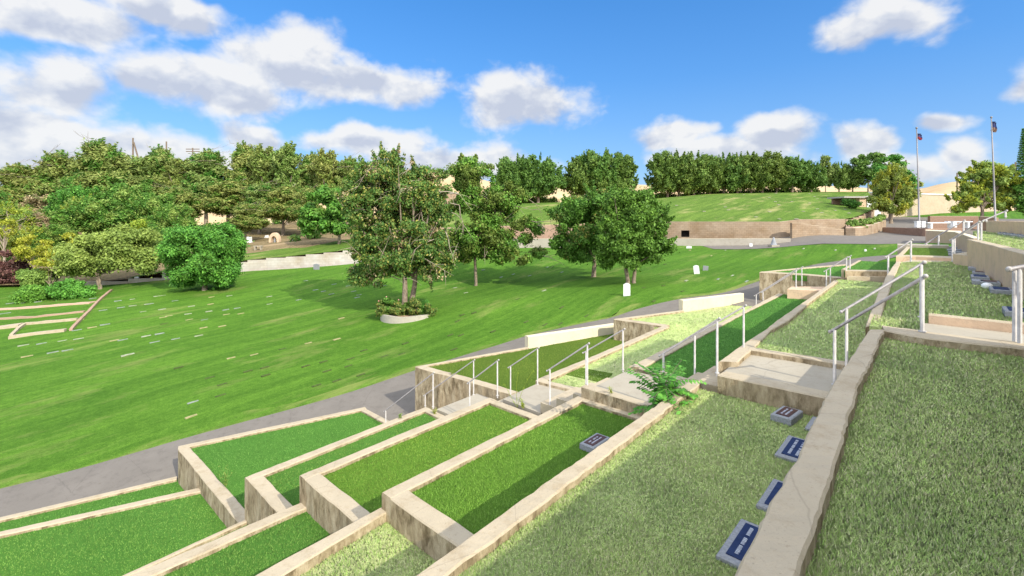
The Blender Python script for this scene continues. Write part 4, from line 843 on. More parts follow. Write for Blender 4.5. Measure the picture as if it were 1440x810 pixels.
# ------------------------------------------------------------------ trees
def leaves(cl, n, size, rng, elong=1.7, flat=.0, droop=0):
    """cl: clump array (k,6) centre + radii; n leaves in total, spread by clump volume^(2/3)"""
    r3 = (cl[:,3]*cl[:,4]*cl[:,5])**(2/3); pr = r3/r3.sum(); k = rng.choice(len(cl), n, p=pr); c = cl[k]
    v = rng.normal(size=(n,3)); v /= np.linalg.norm(v, axis=1)[:,None]; rad = rng.random(n)**.42*np.where(rng.random(n) < .22, rng.uniform(1,1.7,n), 1)
    p = c[:,:3] + v*rad[:,None]*c[:,3:6]
    nn = v + rng.normal(size=(n,3))*.75 + np.array([0,0,.35]); nn /= np.linalg.norm(nn, axis=1)[:,None]
    a = np.cross(nn, rng.normal(size=(n,3))); a /= np.linalg.norm(a, axis=1)[:,None]; b = np.cross(nn, a)
    if droop: a = a*(1-droop) + np.array([0,0,-droop]); 
    s = size*rng.uniform(.6,1.35,n)[:,None]; A = a*s*elong/2; B = b*s/2
    V = np.stack([p-A, p-B*.9+A*.1, p+A, p+B*.9+A*.1], 1); return V.reshape(-1,3)
def make_clumps(env, k, rng, cr, shell=.55, flatc=.75):
    out = []
    env = np.array(env, float); vol = env[:,3]*env[:,4]*env[:,5]; pr = vol**(.7); pr /= pr.sum()
    for i in range(k):
        e = env[rng.choice(len(env), p=pr)]; v = rng.normal(size=3); v /= np.linalg.norm(v); r = shell + (1-shell)*rng.random()
        c = e[:3] + v*r*e[3:6]; s = cr*rng.uniform(.6,1.35); out.append([*c, s, s, s*flatc])
    return np.array(out)
def spikes(env, k, rng, rad, ln, up=.6):
    out = []; env = np.array(env, float); pr = (env[:,3]*env[:,4]*env[:,5])**.7; pr /= pr.sum()
    for i in range(k):
        e = env[rng.choice(len(env), p=pr)]; v = rng.normal(size=3); v[2] = abs(v[2])*1.1-.25; v /= np.linalg.norm(v); d = v + np.array([0,0,up]); d /= np.linalg.norm(d); c0 = e[:3]+v*e[3:6]*.93; l = ln*rng.uniform(.5,1.2)
        for t in (0,.35,.7,1.0): c = c0 + d*l*t; q = rad*(1.1-.7*t); out.append([*c, q, q, q*1.3])
    return np.array(out)
def trunk_mb(base_r, H0, clumps, rng, nl=9, trunks=1, spread=.3, lean=(0,0)):
    mb = MB()
    for t in range(trunks):
        off = Vector((rng.uniform(-1,1)*spread*(trunks > 1), rng.uniform(-1,1)*spread*.5*(trunks > 1), 0)); top = Vector((off.x*2.2+lean[0], off.y*2+lean[1], H0*(.85+.2*rng.random())))
        mid = off.lerp(top,.5)+Vector((rng.normal()*.06*H0*.3, rng.normal()*.05*H0*.3, 0)); r = base_r/(trunks**.5)
        mb.tube([off*1.2-Vector((0,0,.3)), off+Vector((0,0,.15)), mid, top], [r*1.5, r*1.05, r*.85, r*.6], 9)
        idx = rng.choice(len(clumps), min(nl, len(clumps)), replace=False)
        for i in idx:
            c = Vector(clumps[i][:3]); st_ = mid.lerp(top, rng.uniform(.1,1)); m2 = st_.lerp(c,.5)+Vector((0,0,-.05*H0)); mb.tube([st_, m2, c], [r*.42, r*.26, r*.08], 6, cap=False)
    return mb
def dead_branches(clumps, rng, n, L0, mb=None):
    mb = mb or MB()
    for i in range(n):
        c = Vector(clumps[rng.integers(len(clumps))][:3]); d = Vector((rng.normal(), rng.normal(), rng.normal()*.5)).normalized(); p = c.copy(); pts = [p.copy()]
        for k in range(4): d = (d+Vector((rng.normal(),rng.normal(),rng.normal()-.2))*.28).normalized(); p = p + d*L0*.3; pts.append(p.copy())
        mb.tube(pts, [.035,.028,.02,.013,.006], 5, cap=False)
        for k in (1,2,3):
            e = (d+Vector((rng.normal(),rng.normal(),rng.normal()))*.7).normalized(); mb.tube([pts[k], pts[k]+e*L0*.28, pts[k]+e*L0*.45+Vector((0,0,-.08))], [.018,.011,.004], 4, cap=False)
    return mb
def tree(name, label, loc, env, k, cr, nleaf, lsize, leafm, base_r=.2, H0=2.5, seed=1, trunks=1, elong=1.7, shell=.55, flatc=.75, cat='tree', group=None, dead=0, nl=9, bark='bark', spread=.3, second=None, lean=(0,0), droop=0, spk=0, spr=.22, spl=.8):
    rng = np.random.default_rng(seed); cl = make_clumps(env, k, rng, cr, shell, flatc)
    if spk: cl = np.concatenate([cl, spikes(env, spk, rng, spr, spl)])
    t_ = thing(name, label, cat, loc, group)
    trunk_mb(base_r, H0, cl, rng, nl, trunks, spread, lean).build('trunk', M[bark], t_)
    V = leaves(cl, nleaf, lsize, rng, elong, droop=droop); me = tri_mesh('crown', V, 4)
    cr_o = link('crown', me, M[leafm], t_)
    if second:
        m2, frac = second; me.materials.append(M[m2]); n = len(me.polygons); c = V.reshape(-1,4,3).mean(1)
        f = np.sin(c[:,0]*1.7+seed)*np.sin(c[:,1]*1.3+c[:,2]*1.9+seed)+rng.normal(size=n)*.35; me.polygons.foreach_set('material_index', (f > np.quantile(f, 1-frac)).astype(np.int32)); me.update()
    if dead: dead_branches(cl, rng, dead, 2.2 if nleaf > 30000 else 1.4).build('dead_branch', M['bark_dead'], t_)
    return t_
def copy_tree(t_, loc, rz, sc, label=None):
    r = t_.copy(); COL.objects.link(r); r.location = loc; r.rotation_euler = (0,0,rz); r.scale = sc
    if label: r['label'] = label
    for ch in t_.children: c_ = ch.copy(); COL.objects.link(c_); c_.parent = r
    return r
def env_px(base, ells):       # ellipsoids given in pixels relative to tree base: (x, y, rx, ry, depth offset m)
    k = base.y/FX; o = []
    for x, y, rx, ry, dy in ells:
        X = (x-CX)/FX*(base.y+dy)-base.x; Z = CZ+(HY-y)*(base.y+dy)/FX-base.z; o.append([X, dy, Z, rx*k, rx*k*.9, ry*k])
    return o
# main tree in the round bed
b1 = onlawn(571, 436)
tree('shade_tree', 'large drooping tree with dead branches rising from a round planted bed', b1, env_px(b1, [(505,276,34,34,0),(596,262,36,36,.4),(548,262,52,50,0),(550,290,56,60,0),(525,330,42,52,.5),(590,320,42,60,-.3),(602,358,42,34,-.6),(545,250,32,28,.3),(560,352,52,34,-.8),(508,366,26,38,.2),(528,384,28,22,.1),(585,378,34,20,-.5),(630,372,14,22,0),(615,290,20,36,.6),(500,300,16,24,0)]), 260, .5, 110000, .12, 'leaf_mix', .26, 3.6, 11, spk=90, spr=.18, spl=.8, trunks=2, spread=.4, dead=46, second=('leaf_brown', .06), shell=.35, droop=.25, nl=14)
b2 = onlawn(671, 401)
tree('tall_tree', 'tall thin-crowned tree with bare light limbs right of the drooping tree', b2, env_px(b2, [(662,244,32,24,0),(692,290,40,38,0),(655,280,28,32,0),(672,340,40,30,-.5),(716,282,26,30,.4),(738,358,24,12,-1),(742,320,22,12,-.4),(650,352,26,22,0),(694,352,34,16,0),(716,338,26,14,-.6)]), 190, .5, 74000, .12, 'leaf_row', .16, 4.2, 12, spk=40, spr=.2, spl=.6, trunks=2, spread=.18, dead=14, shell=.4, second=('leaf_bright', .45), nl=16)
b3 = onlawn(835, 389)
tree('leafy_tree', 'leafy green tree, left one of the overlapping pair on the lawn', b3, env_px(b3, [(825,310,44,40,0),(812,345,36,24,0),(850,320,36,40,.6),(790,300,14,12,0),(845,283,30,18,.2)]), 160, .5, 60000, .12, 'leaf_dark', .17, 2.0, 13, spk=60, spr=.17, spl=.6, shell=.45, second=('leaf_mix', .25))
b4 = onlawn(888, 398)
tree('leafy_tree', 'multi-stemmed green tree, right one of the overlapping pair on the lawn', b4, env_px(b4, [(890,325,42,40,0),(915,345,26,24,0),(870,340,34,30,-.3),(888,290,34,22,.3),(925,305,14,16,0),(875,365,26,14,-.4)]), 170, .46, 64000, .11, 'leaf_dark', .24, 1.9, 14, spk=60, spr=.17, spl=.6, trunks=4, spread=.28, shell=.45, nl=6)
b5 = onlawn(288, 408)
tree('round_tree', 'dense round bright green tree in front of the white wall', b5, env_px(b5, [(285,352,52,34,0),(272,375,38,24,0),(305,372,34,26,0),(262,345,28,26,0),(310,340,28,22,0),(288,392,26,10,0)]), 210, .45, 90000, .125, 'leaf_bright', .2, 1.6, 15, shell=.75, flatc=1, second=('leaf_dark', .2))
b6 = onlawn(146, 406)
tree('olive_tree', 'wide cloud-shaped olive-green tree with a forked trunk at left', b6, env_px(b6, [(150,352,50,24,0),(120,365,32,20,0),(185,350,32,26,.5),(165,335,28,18,.3),(110,372,22,14,-.3),(200,366,22,16,0)]), 95, .75, 46000, .14, 'leaf_olive', .16, 2.2, 16, trunks=3, spread=.35, shell=.65, flatc=.7)
tree('conifer', 'bright yellow-green cone-shaped conifer behind the olive-green tree', bank(203,371), env_px(bank(203,371), [(203,352,18,22,0),(198,335,15,16,0),(196,322,9,8,0)]), 34, .55, 14000, .16, 'leaf_yellow', .12, 1.2, 17, shell=.7)
bp = onlawn(18, 402)
tree('purple_shrub_tree', 'dark purple-leaved small tree at the left edge', bp, env_px(bp, [(18,370,24,22,0),(30,385,16,14,0),(5,385,18,14,0)]), 44, .4, 12000, .12, 'leaf_purple', .09, 1.4, 18)
for lab, x, y, e, m, sd, nm in (('low rounded green shrub, larger one in front of the olive-green tree', 103, 419, [(103,407,24,13,0),(92,409,14,10,0),(118,408,12,9,0)], 'leaf_sapling', 21, 'shrub'),
                       ('small bright green shrub left of the larger rounded shrub', 45, 424, [(44,414,14,9,0)], 'leaf_sapling', 22, 'shrub'),
                       ('yellow-green bushy shrub behind the small shrub at left', 70, 410, [(70,365,34,26,1),(90,345,26,22,1.5),(50,350,26,22,1.5)], 'leaf_yellow', 23, 'shrub'),
                       ('olive shrub between the purple tree and wide olive tree', 55, 408, [(55,390,22,14,0)], 'leaf_olive', 24, 'shrub')):
    b = onlawn(x, y); tree(nm, lab, b, env_px(b, e), 40, .42, 12000, .11, m, .06, .6, sd, shell=.6, cat='shrub')
# round bed under the main tree
bb = onlawn(568, 452); t_ = thing('round_bed', 'curved low-walled bed of rose bushes around the drooping tree', 'planted bed', (bb.x, bb.y, bb.z))
k = bb.y/FX; rx, ry = 39*k, 1.5; cy0 = bb.y+ry*.72; o = MB(t_.location); n = 48; rows = []
for i in range(n+1):
    a = 2*math.pi*i/n; x, y = bb.x+math.cos(a)*rx, cy0+math.sin(a)*ry; zt = bb.z+.34+.02*math.sin(5*a); r2 = .9
    rows.append([Vector((x,y,zt-1)), Vector((x,y,zt)), Vector((bb.x+math.cos(a)*(rx-.16), cy0+math.sin(a)*(ry-.16), zt)), Vector((bb.x+math.cos(a)*(rx-.16), cy0+math.sin(a)*(ry-.16), zt-.5))])
o.add([v for r_ in rows for v in r_], [(i*4+q_, (i+1)*4+q_, (i+1)*4+q_+1, i*4+q_+1) for i in range(n) for q_ in range(3)]); o.build('bed_wall', M['kerb_grey'], t_, (0,0,0))
o = MB(t_.location); o.add([Vector((bb.x+math.cos(2*math.pi*i/n)*(rx-.1), cy0+math.sin(2*math.pi*i/n)*(ry-.1), bb.z+.24)) for i in range(n)], [tuple(range(n))]); o.build('soil', M['soil'], t_, (0,0,0))
rng = np.random.default_rng(5)
for i, (dx, dz) in enumerate([(-1.4,.8),(-.95,.95),(-.45,.8),(.1,.7),(.6,.8),(1.05,.72),(1.45,.62)]):
    g = thing('rose_bush', 'rose bush in the round bed under the drooping tree', 'shrub', (bb.x+dx, cy0-.55+.3*(i%2), bb.z+.24), 'rose bushes in the round bed')
    cl = make_clumps([[0,0,dz*.55,.42,.4,dz*.7]], 16, rng, .17, .4); link('foliage', tri_mesh('foliage', leaves(cl, 4200, .075, rng), 4), M['leaf_dark' if i % 2 else 'leaf_mix'], g)
    o = MB(); [o.tube([(0,0,0), Vector(c[:3])], [.018,.006], 5) for c in cl[:6]]; o.build('stem', M['bark'], g)
    if i < 4:
        o = MB(); [o.ball((float(rng.normal()*.2), float(rng.normal()*.2-.15), dz*1.05+float(rng.random())*.15), .04, 0, 6) for _ in range(1)]; o.build('bloom', M['flower'], g)
# hilltop row: three prototypes, then copies
ORD = ['first','second','third','fourth','fifth','sixth','seventh','eighth','ninth','tenth','eleventh','twelfth','thirteenth','fourteenth','fifteenth','sixteenth','seventeenth','eighteenth','nineteenth','twentieth','twenty-first','twenty-second','twenty-third','twenty-fourth','twenty-fifth','twenty-sixth','twenty-seventh','twenty-eighth','twenty-ninth','thirtieth','thirty-first','thirty-second','thirty-third','thirty-fourth','thirty-fifth']
protoR = []
for s in range(3):
    protoR.append(dict(seed=40+s))
def std_env(kind):
    return {'row': [[0,0,4.1,3.3,3.2,2.6],[.9,0,2.5,2.8,2.7,1.5],[-1.0,0,2.6,2.7,2.6,1.6]],
            'pine': [[0,0,9.0,2.2,2.1,2.8],[.9,0,6.2,2.8,2.6,2.2],[-1.2,.3,7.0,2.2,2.0,2.0],[.3,0,11.0,1.5,1.4,1.6]],
            'oak': [[0,0,5.5,3.6,3.2,3.0],[1.6,0,4.2,2.6,2.4,2.0],[-1.6,0,4.6,2.6,2.4,2.2]],
            'thin': [[0,0,8.0,1.6,1.6,3.6],[.8,0,6.0,1.8,1.6,2.0],[-.6,0,10.2,1.2,1.2,1.6]]}[kind]
row = [(726,285.5,221,1.0,0),(757,285.5,217,1.0,1),(826,285,216,1.0,2),(843,285,213,.95,0),(864,284,217,.95,1),
       (939,279.5,217,1.0,1),(955,279.5,218,1.0,0),(976,278,217,1.05,2),(998,277,219,1,1),(1018,275.5,217,1.0,0),(1037,274,219,1,2),(1056,273,218,1,0),(1072,272.5,216,1.05,1),(1092,272,224,.85,2),(1114,271.5,221,1.1,0),(1141,271,228,.85,1),(1180,270.5,231,.8,2),(1199,270.5,231,.75,0)]
prR = {}
for i, (x, yb, yt, ws, v) in enumerate(row):
    d = 83 + (x-716)*.022; p = pz(x, yb, d); H = (yb-yt)*d/FX; lab = '%s from left of the rounded dark green trees along the hilltop' % ORD[i]
    if v not in prR:
        prR[v] = tree('hilltop_tree', lab, p, std_env('row'), 110, .6, 30000, .2, 'leaf_row', .2, 2.2, 50+v, group='row of hilltop trees', shell=.4, elong=1.9, nl=7, spk=70, spr=.17, spl=.9, flatc=1); t_ = prR[v]; t_.scale = (ws*H/6.9*random.uniform(.95,1.12), ws*H/6.9, H/6.9*random.uniform(.96,1.06))
    else: copy_tree(prR[v], p, random.uniform(0,6.28), (ws*H/6.9*random.uniform(.95,1.12), ws*H/6.9, H/6.9*random.uniform(.96,1.06)), lab)
p = pz(1161,270.5,93); tree('pine_tree', 'small olive-green pine at right end of the hilltop row', p, std_env('thin'), 40, .7, 8000, .3, 'leaf_pine', .15, 5, 61).scale = (.62,.62,.62)
p = pz(1221,270,92); tree('hilltop_tree', 'open-branched tree at the right end of the hilltop row', p, [[0,0,5,3,3,2.6],[1.2,0,3.4,2,2,1.5]], 42, .62, 9000, .32, 'leaf_row', .16, 3, 62, shell=.5)
cls = []; rg = np.random.default_rng(31)
for i in range(300):
    x = rg.uniform(700, 1152); x = x if not (885 < x < 912 or 782 < x < 800) else 930
    yb = np.interp(x, [700,890,940,1000,1020,1152], [285.5,284,279,276,274,271]); d = 85.5+(x-716)*.022; q = pz(x, yb, d); s_ = rg.uniform(.35,.8); cls.append([q.x, q.y+rg.uniform(-.6,1.2), q.z+s_*.6, s_*1.3, s_, s_])
ug = link('shade_foliage', tri_mesh('shade_foliage', leaves(np.array(cls), 42000, .17, rg), 4), M['leaf_dark']); tag(ug, 'low dark foliage strip added for the tree shade beneath the hilltop row', 'shade_foliage', kind='stuff')  # dark leaves added to stand for the shaded ground under the trees
# right-hand conifers
p = pz(1253,311,58); tree('pine_tree', 'light green bushy pine standing beside the upper road', p, env_px(p, [(1253,262,22,30,0),(1240,280,16,14,0),(1268,278,18,16,0),(1254,252,12,12,0),(1256,290,24,11,0)]), 80, .42, 34000, .13, 'leaf_olive', .16, 2.0, 63, shell=.4, elong=2.4, second=('leaf_yellow', .3), spk=50, spr=.16, spl=.7, flatc=1)
p = pz(1252,305,70); tree('evergreen_tree', 'taller dark evergreen behind the light green bushy pine', p, env_px(p, [(1252,238,18,22,0),(1270,256,14,14,0),(1238,250,12,14,0)]), 50, .6, 14000, .22, 'leaf_bright', .2, 4, 64, shell=.5, second=('leaf_dark', .5))
p = pz(1272,303,75); tree('pine_tree', 'dull green pine right of the dark evergreen by the road', p, env_px(p, [(1280,262,13,10,0),(1276,276,13,10,0)]), 26, .5, 7000, .22, 'leaf_pine', .14, 4, 65, elong=3)
p = pz(1381,312,62); tree('spreading_pine', 'wide yellow-green pine with leaning trunk behind the right flagpole', p, env_px(p, [(1390,242,24,20,0),(1408,256,22,22,0),(1370,254,20,20,.8),(1350,284,18,12,.3),(1418,278,16,16,0),(1395,282,24,12,.2),(1362,272,20,16,.6)]), 120, .5, 46000, .16, 'leaf_yellow', .24, 3.0, 66, trunks=2, spread=.4, shell=.45, elong=2.4, second=('leaf_olive', .5), spk=40, spr=.2, spl=.7, flatc=.9)
p = pz(1446,310,60); tree('dark_evergreen', 'dark evergreen cut off by the right edge of the picture', p, env_px(p, [(1446,262,14,24,0),(1452,285,18,16,0)]), 40, .6, 12000, .2, 'leaf_dark', .2, 3, 67)
p = pz(1441,300,66); t_ = thing('spire_conifer', 'thin spire-like conifer with short stiff tiered branches at right edge', 'tree', p)
o = MB(); o.tube([(0,0,0),(0,0,12)], [.14,.03], 6); o.build('trunk', M['bark'], t_)
o = MB()
for i in range(26):
    z = 5.5+i*.25; l = .95*(1-(z-5)/8.5)
    for k_ in range(7): a = k_*.9+i*.5; o.tube([(0,0,z), (math.cos(a)*l, math.sin(a)*l, z+.1)], [.05,.03], 4, cap=False)
o.build('branches', M['bark'], t_)
rg = np.random.default_rng(77); cl = np.array([[math.cos(k_*.9+i*.5)*.95*(1-(z_-5)/8.5)*q_, math.sin(k_*.9+i*.5)*.95*(1-(z_-5)/8.5)*q_, z_+.06, .13, .13, .09] for i, z_ in enumerate(np.arange(5.5,12,.25)) for k_ in range(7) for q_ in (.4,.75,1.0)])
link('crown', tri_mesh('crown', leaves(cl, 15000, .09, rg), 4), M['leaf_dark'], t_)
# the wood at left
pr = {}
specs = {'pine': ('pine_tree','leaf_pine',170,.72,48000,.165,2.6,('leaf_dark',.3),5.0), 'oak': ('broadleaf_tree','leaf_dark',160,.75,46000,.18,1.8,('leaf_olive',.35),3.0), 'thin': ('thin_pine','leaf_pine',95,.6,26000,.16,3.0,('leaf_olive',.4),6.0),
         'yel': ('yellow_green_tree','leaf_yellow',130,.7,36000,.16,1.8,('leaf_olive',.5),3.0), 'bare': ('dry_tree','leaf_brown',100,.7,16000,.15,3.0,('leaf_pine',.35),4.5), 'brt': ('broadleaf_tree','leaf_bright',150,.75,44000,.17,1.8,('leaf_dark',.5),2.6)}
Hk = {'pine': 12.1, 'oak': 8.3, 'thin': 11.3, 'yel': 8.6, 'bare': 12.0, 'brt': 8.5}
adj = {'pine': 'olive pine', 'oak': 'dark broadleaf tree', 'thin': 'thin open pine', 'yel': 'yellow-green tree', 'bare': 'dry brown-twigged tree', 'brt': 'bright green broadleaf tree'}
wood = [('pine',-60,240,95,80),('pine',22,238,76,80),('thin',50,240,60,84),('pine',85,222,82,82),('bare',60,278,80,70),('pine',148,207,92,80),('thin',196,226,62,86),('pine',226,214,66,88),('pine',290,219,88,84),('thin',258,230,60,86),('pine',345,209,66,86),('thin',374,214,50,84),('thin',405,210,48,82),
        ('pine',436,222,56,84),('thin',462,219,44,80),('pine',490,228,60,80),('oak',520,232,60,80),('brt',108,262,70,66),('oak',176,262,86,70),('oak',130,282,80,62),('yel',120,278,60,64),('oak',215,275,70,66),('pine',250,268,80,70),('oak',240,290,60,60),('pine',320,258,84,72),('pine',365,262,70,70),('pine',398,266,70,68),
        ('yel',5,285,70,58),('yel',30,318,60,54),('oak',-40,270,90,62),('bare',40,300,70,60),('oak',75,318,60,56),('pine',345,290,60,62),('pine',430,268,50,66),('oak',208,318,60,54)]
cnt = 0
order = sorted(range(len(wood)), key=lambda i: wood[i][1]); rank = {}
ck_ = {}
for i in order: kd = wood[i][0]; ck_[kd] = ck_.get(kd, 0)+1; rank[i] = ck_[kd]
for i, (kd, x, yt, wpx, d) in enumerate(wood):
    g0 = bank(min(max(x,-800),700), 330); X = (x-CX)/FX*d
    gX, gY, gZ = WG; j = np.unravel_index((np.abs(gX-X)+np.abs(gY-d)).argmin(), gX.shape); zb = gZ[j]; p = Vector((X, d, zb)); H = CZ+(HY-yt)*d/FX-zb; W = wpx*d/FX
    k0 = kd if kd in ('pine','oak','thin') else {'yel':'oak','bare':'pine','brt':'oak'}[kd]; wn = {'pine':7.0,'oak':8.0,'thin':4.6}[k0]
    lab = '%s %s from the left in the wood beyond the white wall' % (ORD[rank[i]-1], adj[kd])
    sc = (W/wn, W/wn, H/Hk[kd])
    if kd not in pr:
        nm, lm, k_, cr_, nlv, ls, el, sec, h0 = specs[kd]
        pr[kd] = tree(nm, lab, p, std_env(k0), k_, cr_, nlv, ls, lm, .22, h0, 70+len(pr), second=sec, elong=el, group='trees of the wood at left', shell=.35, nl=12, dead=10 if kd in ('bare','pine') else 0, flatc=1.0, spk=70, spr=.2, spl=1.0); pr[kd].scale = sc
    else: copy_tree(pr[kd], p, random.uniform(0,6.28), sc, lab)
p = bank(475,347); tree('small_tree', 'small green tree with a clear trunk on the upper lawn left of the drooping tree', p, env_px(p, [(462,290,34,28,0),(480,310,30,20,0),(440,310,24,18,0)]), 80, .6, 22000, .22, 'leaf_dark', .17, 3, 80, second=('leaf_bright', .4))
p = bank(-5,385); tree('dead_limbed_tree', 'bare pale-limbed tree leaning in at the left edge', p, env_px(p, [(5,320,14,20,0)]), 14, .4, 800, .14, 'leaf_yellow', .12, 4, 81, dead=16, bark='bark_dead')
# undergrowth along the bank (uncountable)
rng = np.random.default_rng(9); cls = []
for i in range(330):
    x = rng.uniform(-500, 560); y = rng.uniform(322, 345); q = bank(x, y)
    if 335 < x < 500 and y > 326: continue
    s = rng.uniform(.5,1.3); cls.append([q.x, q.y, q.z+s*.5, s, s, s*.8])
for i in range(90):
    x = rng.uniform(-400, 215); q = bank(x, rng.uniform(345, 372)); s = rng.uniform(.4,1.0); cls.append([q.x, q.y, q.z+s*.5, s, s, s*.8])
ug = link('undergrowth', tri_mesh('undergrowth', leaves(np.array(cls), 90000, .22, rng), 4), M['leaf_olive']); tag(ug, 'tangled green undergrowth on the bank beneath the wood', 'undergrowth', kind='stuff')
ug.data.materials.append(M['leaf_dark']); nn_ = len(ug.data.polygons); ug.data.polygons.foreach_set('material_index', (rng.random(nn_) > .5).astype(np.int32))
# low shrubs in planter by the road and along the vault
for i, (x, y, d) in enumerate([(1200,315,50.5),(1214,316,51),(1222,313,53),(1230,309,56),(1236,307,58)]):
    p = pz(x, y+5, d); g = thing('shrub', '%s shrub from the left in the planter along the upper road' % ORD[i], 'shrub', p, 'shrubs in the road planter'); cl = make_clumps([[0,0,.5,.55,.5,.5]], 10, rng, .25, .4)
    link('foliage', tri_mesh('foliage', leaves(cl, 1500, .12, rng), 4), M['leaf_olive'], g); o = MB(); o.tube([(0,0,-.1),(0,0,.5)], [.03,.01], 5); o.build('stem', M['bark'], g)
p = pz(1196,292,62); g = thing('shrub', 'dark hedge-like shrub in front of the small vault', 'shrub', p); cl = make_clumps([[0,0,.5,1.3,.6,.5]], 16, rng, .35, .4); link('foliage', tri_mesh('foliage', leaves(cl, 2500, .14, rng), 4), M['leaf_dark'], g); o = MB(); o.tube([(0,0,-.1),(0,0,.5)], [.03,.01], 5); o.build('stem', M['bark'], g)

# ------------------------------------------------------------------ small plants close by
def frond_plant(label, base, fr, L0, seed, name='sapling', m='leaf_bright', leaf=.06, w=.022):
    rng = np.random.default_rng(seed); t_ = thing(name, label, 'plant', base); st_ = MB(); Vs = []
    for i in range(fr):
        az = rng.uniform(0, 6.28); el = rng.uniform(.35, 1.35); ln = L0*rng.uniform(.6,1.0); z0 = rng.uniform(.1,.75)*L0; p = Vector((0,0,z0)); d = Vector((math.cos(az)*math.cos(el), math.sin(az)*math.cos(el), math.sin(el))); pts = [p.copy()]; n = 12
        for k in range(n): d = (d+Vector((0,0,-.09))).normalized(); p = p + d*ln/n; pts.append(p.copy())
        st_.tube(pts[::3], [.006,.005,.004,.003,.002][:len(pts[::3])], 5, cap=False)
        sd = d.cross(Vector((0,0,1))).normalized()
        for k in range(2, n+1):
            for sgn in (-1,1):
                q = pts[k]; e = (sd*sgn + d*.35 + Vector((0,0,-.25))).normalized(); l = leaf*1.9*(1-.4*k/n)*rng.uniform(.8,1.2); b_ = e.cross(Vector((rng.normal()*.3,rng.normal()*.3,1))).normalized()
                Vs += [q, q+e*l*.45+b_*w, q+e*l, q+e*l*.45-b_*w]
    st_.tube([(0,0,-.05),(0,0,L0*.75)], [.014,.007], 7); st_.build('stem', M['bark'], t_)
    link('foliage', tri_mesh('foliage', np.array([list(v) for v in Vs]), 4), M[m], t_); return t_
pb = P(945,566,2.95); pb = G(7.25,3.36,3.4)
frond_plant('feathery green sapling growing against the long cream wall by the landing', Vector((pb.x,pb.y,CZ-3.25)), 48, .74, 3, leaf=.085, w=.028, m='leaf_sapling')
def weed(label, base, n, H, seed, m='leaf_olive'):
    rng = np.random.default_rng(seed); t_ = thing('weed', label, 'weed', base); o = MB(); Vs = []
    for i in range(n):
        az = rng.uniform(0,6.28); sp = rng.uniform(.05,.5); p = Vector((0,0,0)); pts = [p.copy()]; d = Vector((math.cos(az)*sp, math.sin(az)*sp, 1)).normalized(); h = H*rng.uniform(.5,1)
        for k in range(4): d = (d+Vector((rng.normal()*.12, rng.normal()*.12, 0))).normalized(); p = p+d*h/4; pts.append(p.copy())
        o.tube(pts, [.005,.004,.004,.003,.002], 4, cap=False)
        for k in range(1,5):
            for _ in range(3):
                q = pts[k]; e = Vector((rng.normal(), rng.normal(), rng.normal()*.4)).normalized(); b_ = e.cross(Vector((0,0,1))).normalized(); l = .05
                Vs += [q, q+e*l*.5+b_*.008, q+e*l, q+e*l*.5-b_*.008]
    o.build('stem', M[m], t_); link('foliage', tri_mesh('foliage', np.array([list(v) for v in Vs]), 4), M[m], t_)
q = P(736,578,4.3); weed('tall leafless yellowish weed between landing and turf bed', G(8.0,7.2,4.3), 3, 1.05, 1, 'leaf_yellow')
weed('low yellow-green weed tuft at the edge of the third landing', G(8.02,7.05,4.28), 9, .22, 2, 'leaf_yellow')
weed('wispy grey-green weed on the end wall of the outermost bed', P(317,685,6.44), 9, .6, 3)
weed('small yellow-green weed at the corner of the narrow bed', P(611,583,5.22), 8, .2, 4, 'leaf_yellow')
weed('small weed on the wall of the narrow turf bed near the lowest post', P(563,588,5.2), 7, .14, 5)
weed('low weed straggling along the dark rough end wall', P(636,527,5.0), 8, .16, 6)
weed('tiny weed growing at the joint of the middle landing', P(860,553,3.38), 4, .18, 7, 'leaf_yellow')

# all rough grass blades in one
V = np.concatenate(rough_blades); g = link('rough_grass', tri_mesh('rough_grass', V), M['blade']); tag(g, 'long pale rough grass blades covering the grass terraces', 'grass', kind='stuff')
print('rough blades', len(V)//3)
# grass fringe along the lane edge
fr_V = []
pts = resample(lane_out, .25); rng = np.random.default_rng(12)
for p in pts:
    n = 34; xs_ = p.x+rng.normal(size=n)*.13; ys_ = p.y+rng.normal(size=n)*.13; z_ = zf(xs_, ys_)
    for x, y, z in zip(xs_, ys_, z_):
        a = rng.uniform(0,6.28); w = .018; h = rng.uniform(.02,.05)
        fr_V += [(x-math.cos(a)*w, y-math.sin(a)*w, z), (x+math.cos(a)*w, y+math.sin(a)*w, z), (x+rng.normal()*.04, y+rng.normal()*.04, z+h)]
g = link('verge_grass', tri_mesh('verge_grass', np.array(fr_V)), M['pile_olive']); tag(g, 'ragged grass edge of the lawn along the lane', 'grass', kind='stuff')

# ------------------------------------------------------------------ sky
DUW, RATIO = .10, 1.45
trav = Vector((DUW*Uv[0]+Wv[0], DUW*Uv[1]+Wv[1], 0))*RATIO; trav.z = -1; trav.normalize()
sun_dir = -trav; el = math.asin(sun_dir.z); az = math.atan2(sun_dir.x, sun_dir.y)
W = bpy.data.worlds.new('World'); S.world = W; W.use_nodes = True; nt = W.node_tree; bg = nt.nodes['Background']
sky = N(nt, 'ShaderNodeTexSky'); sky.sky_type = 'NISHITA'; sky.sun_disc = False; sky.sun_elevation = el; sky.sun_rotation = az
sky.air_density = 1.0; sky.dust_density = .3; sky.ozone_density = 3.0; sky.altitude = 800
hsn = N(nt, 'ShaderNodeHueSaturation'); hsn.inputs['Saturation'].default_value = 1.3; hsn.inputs['Value'].default_value = .8; L(nt, sky.outputs[0], hsn.inputs['Color'])
tc = N(nt, 'ShaderNodeTexCoord'); nrm = N(nt, 'ShaderNodeVectorMath', operation='NORMALIZE'); L(nt, tc.outputs['Generated'], nrm.inputs[0])
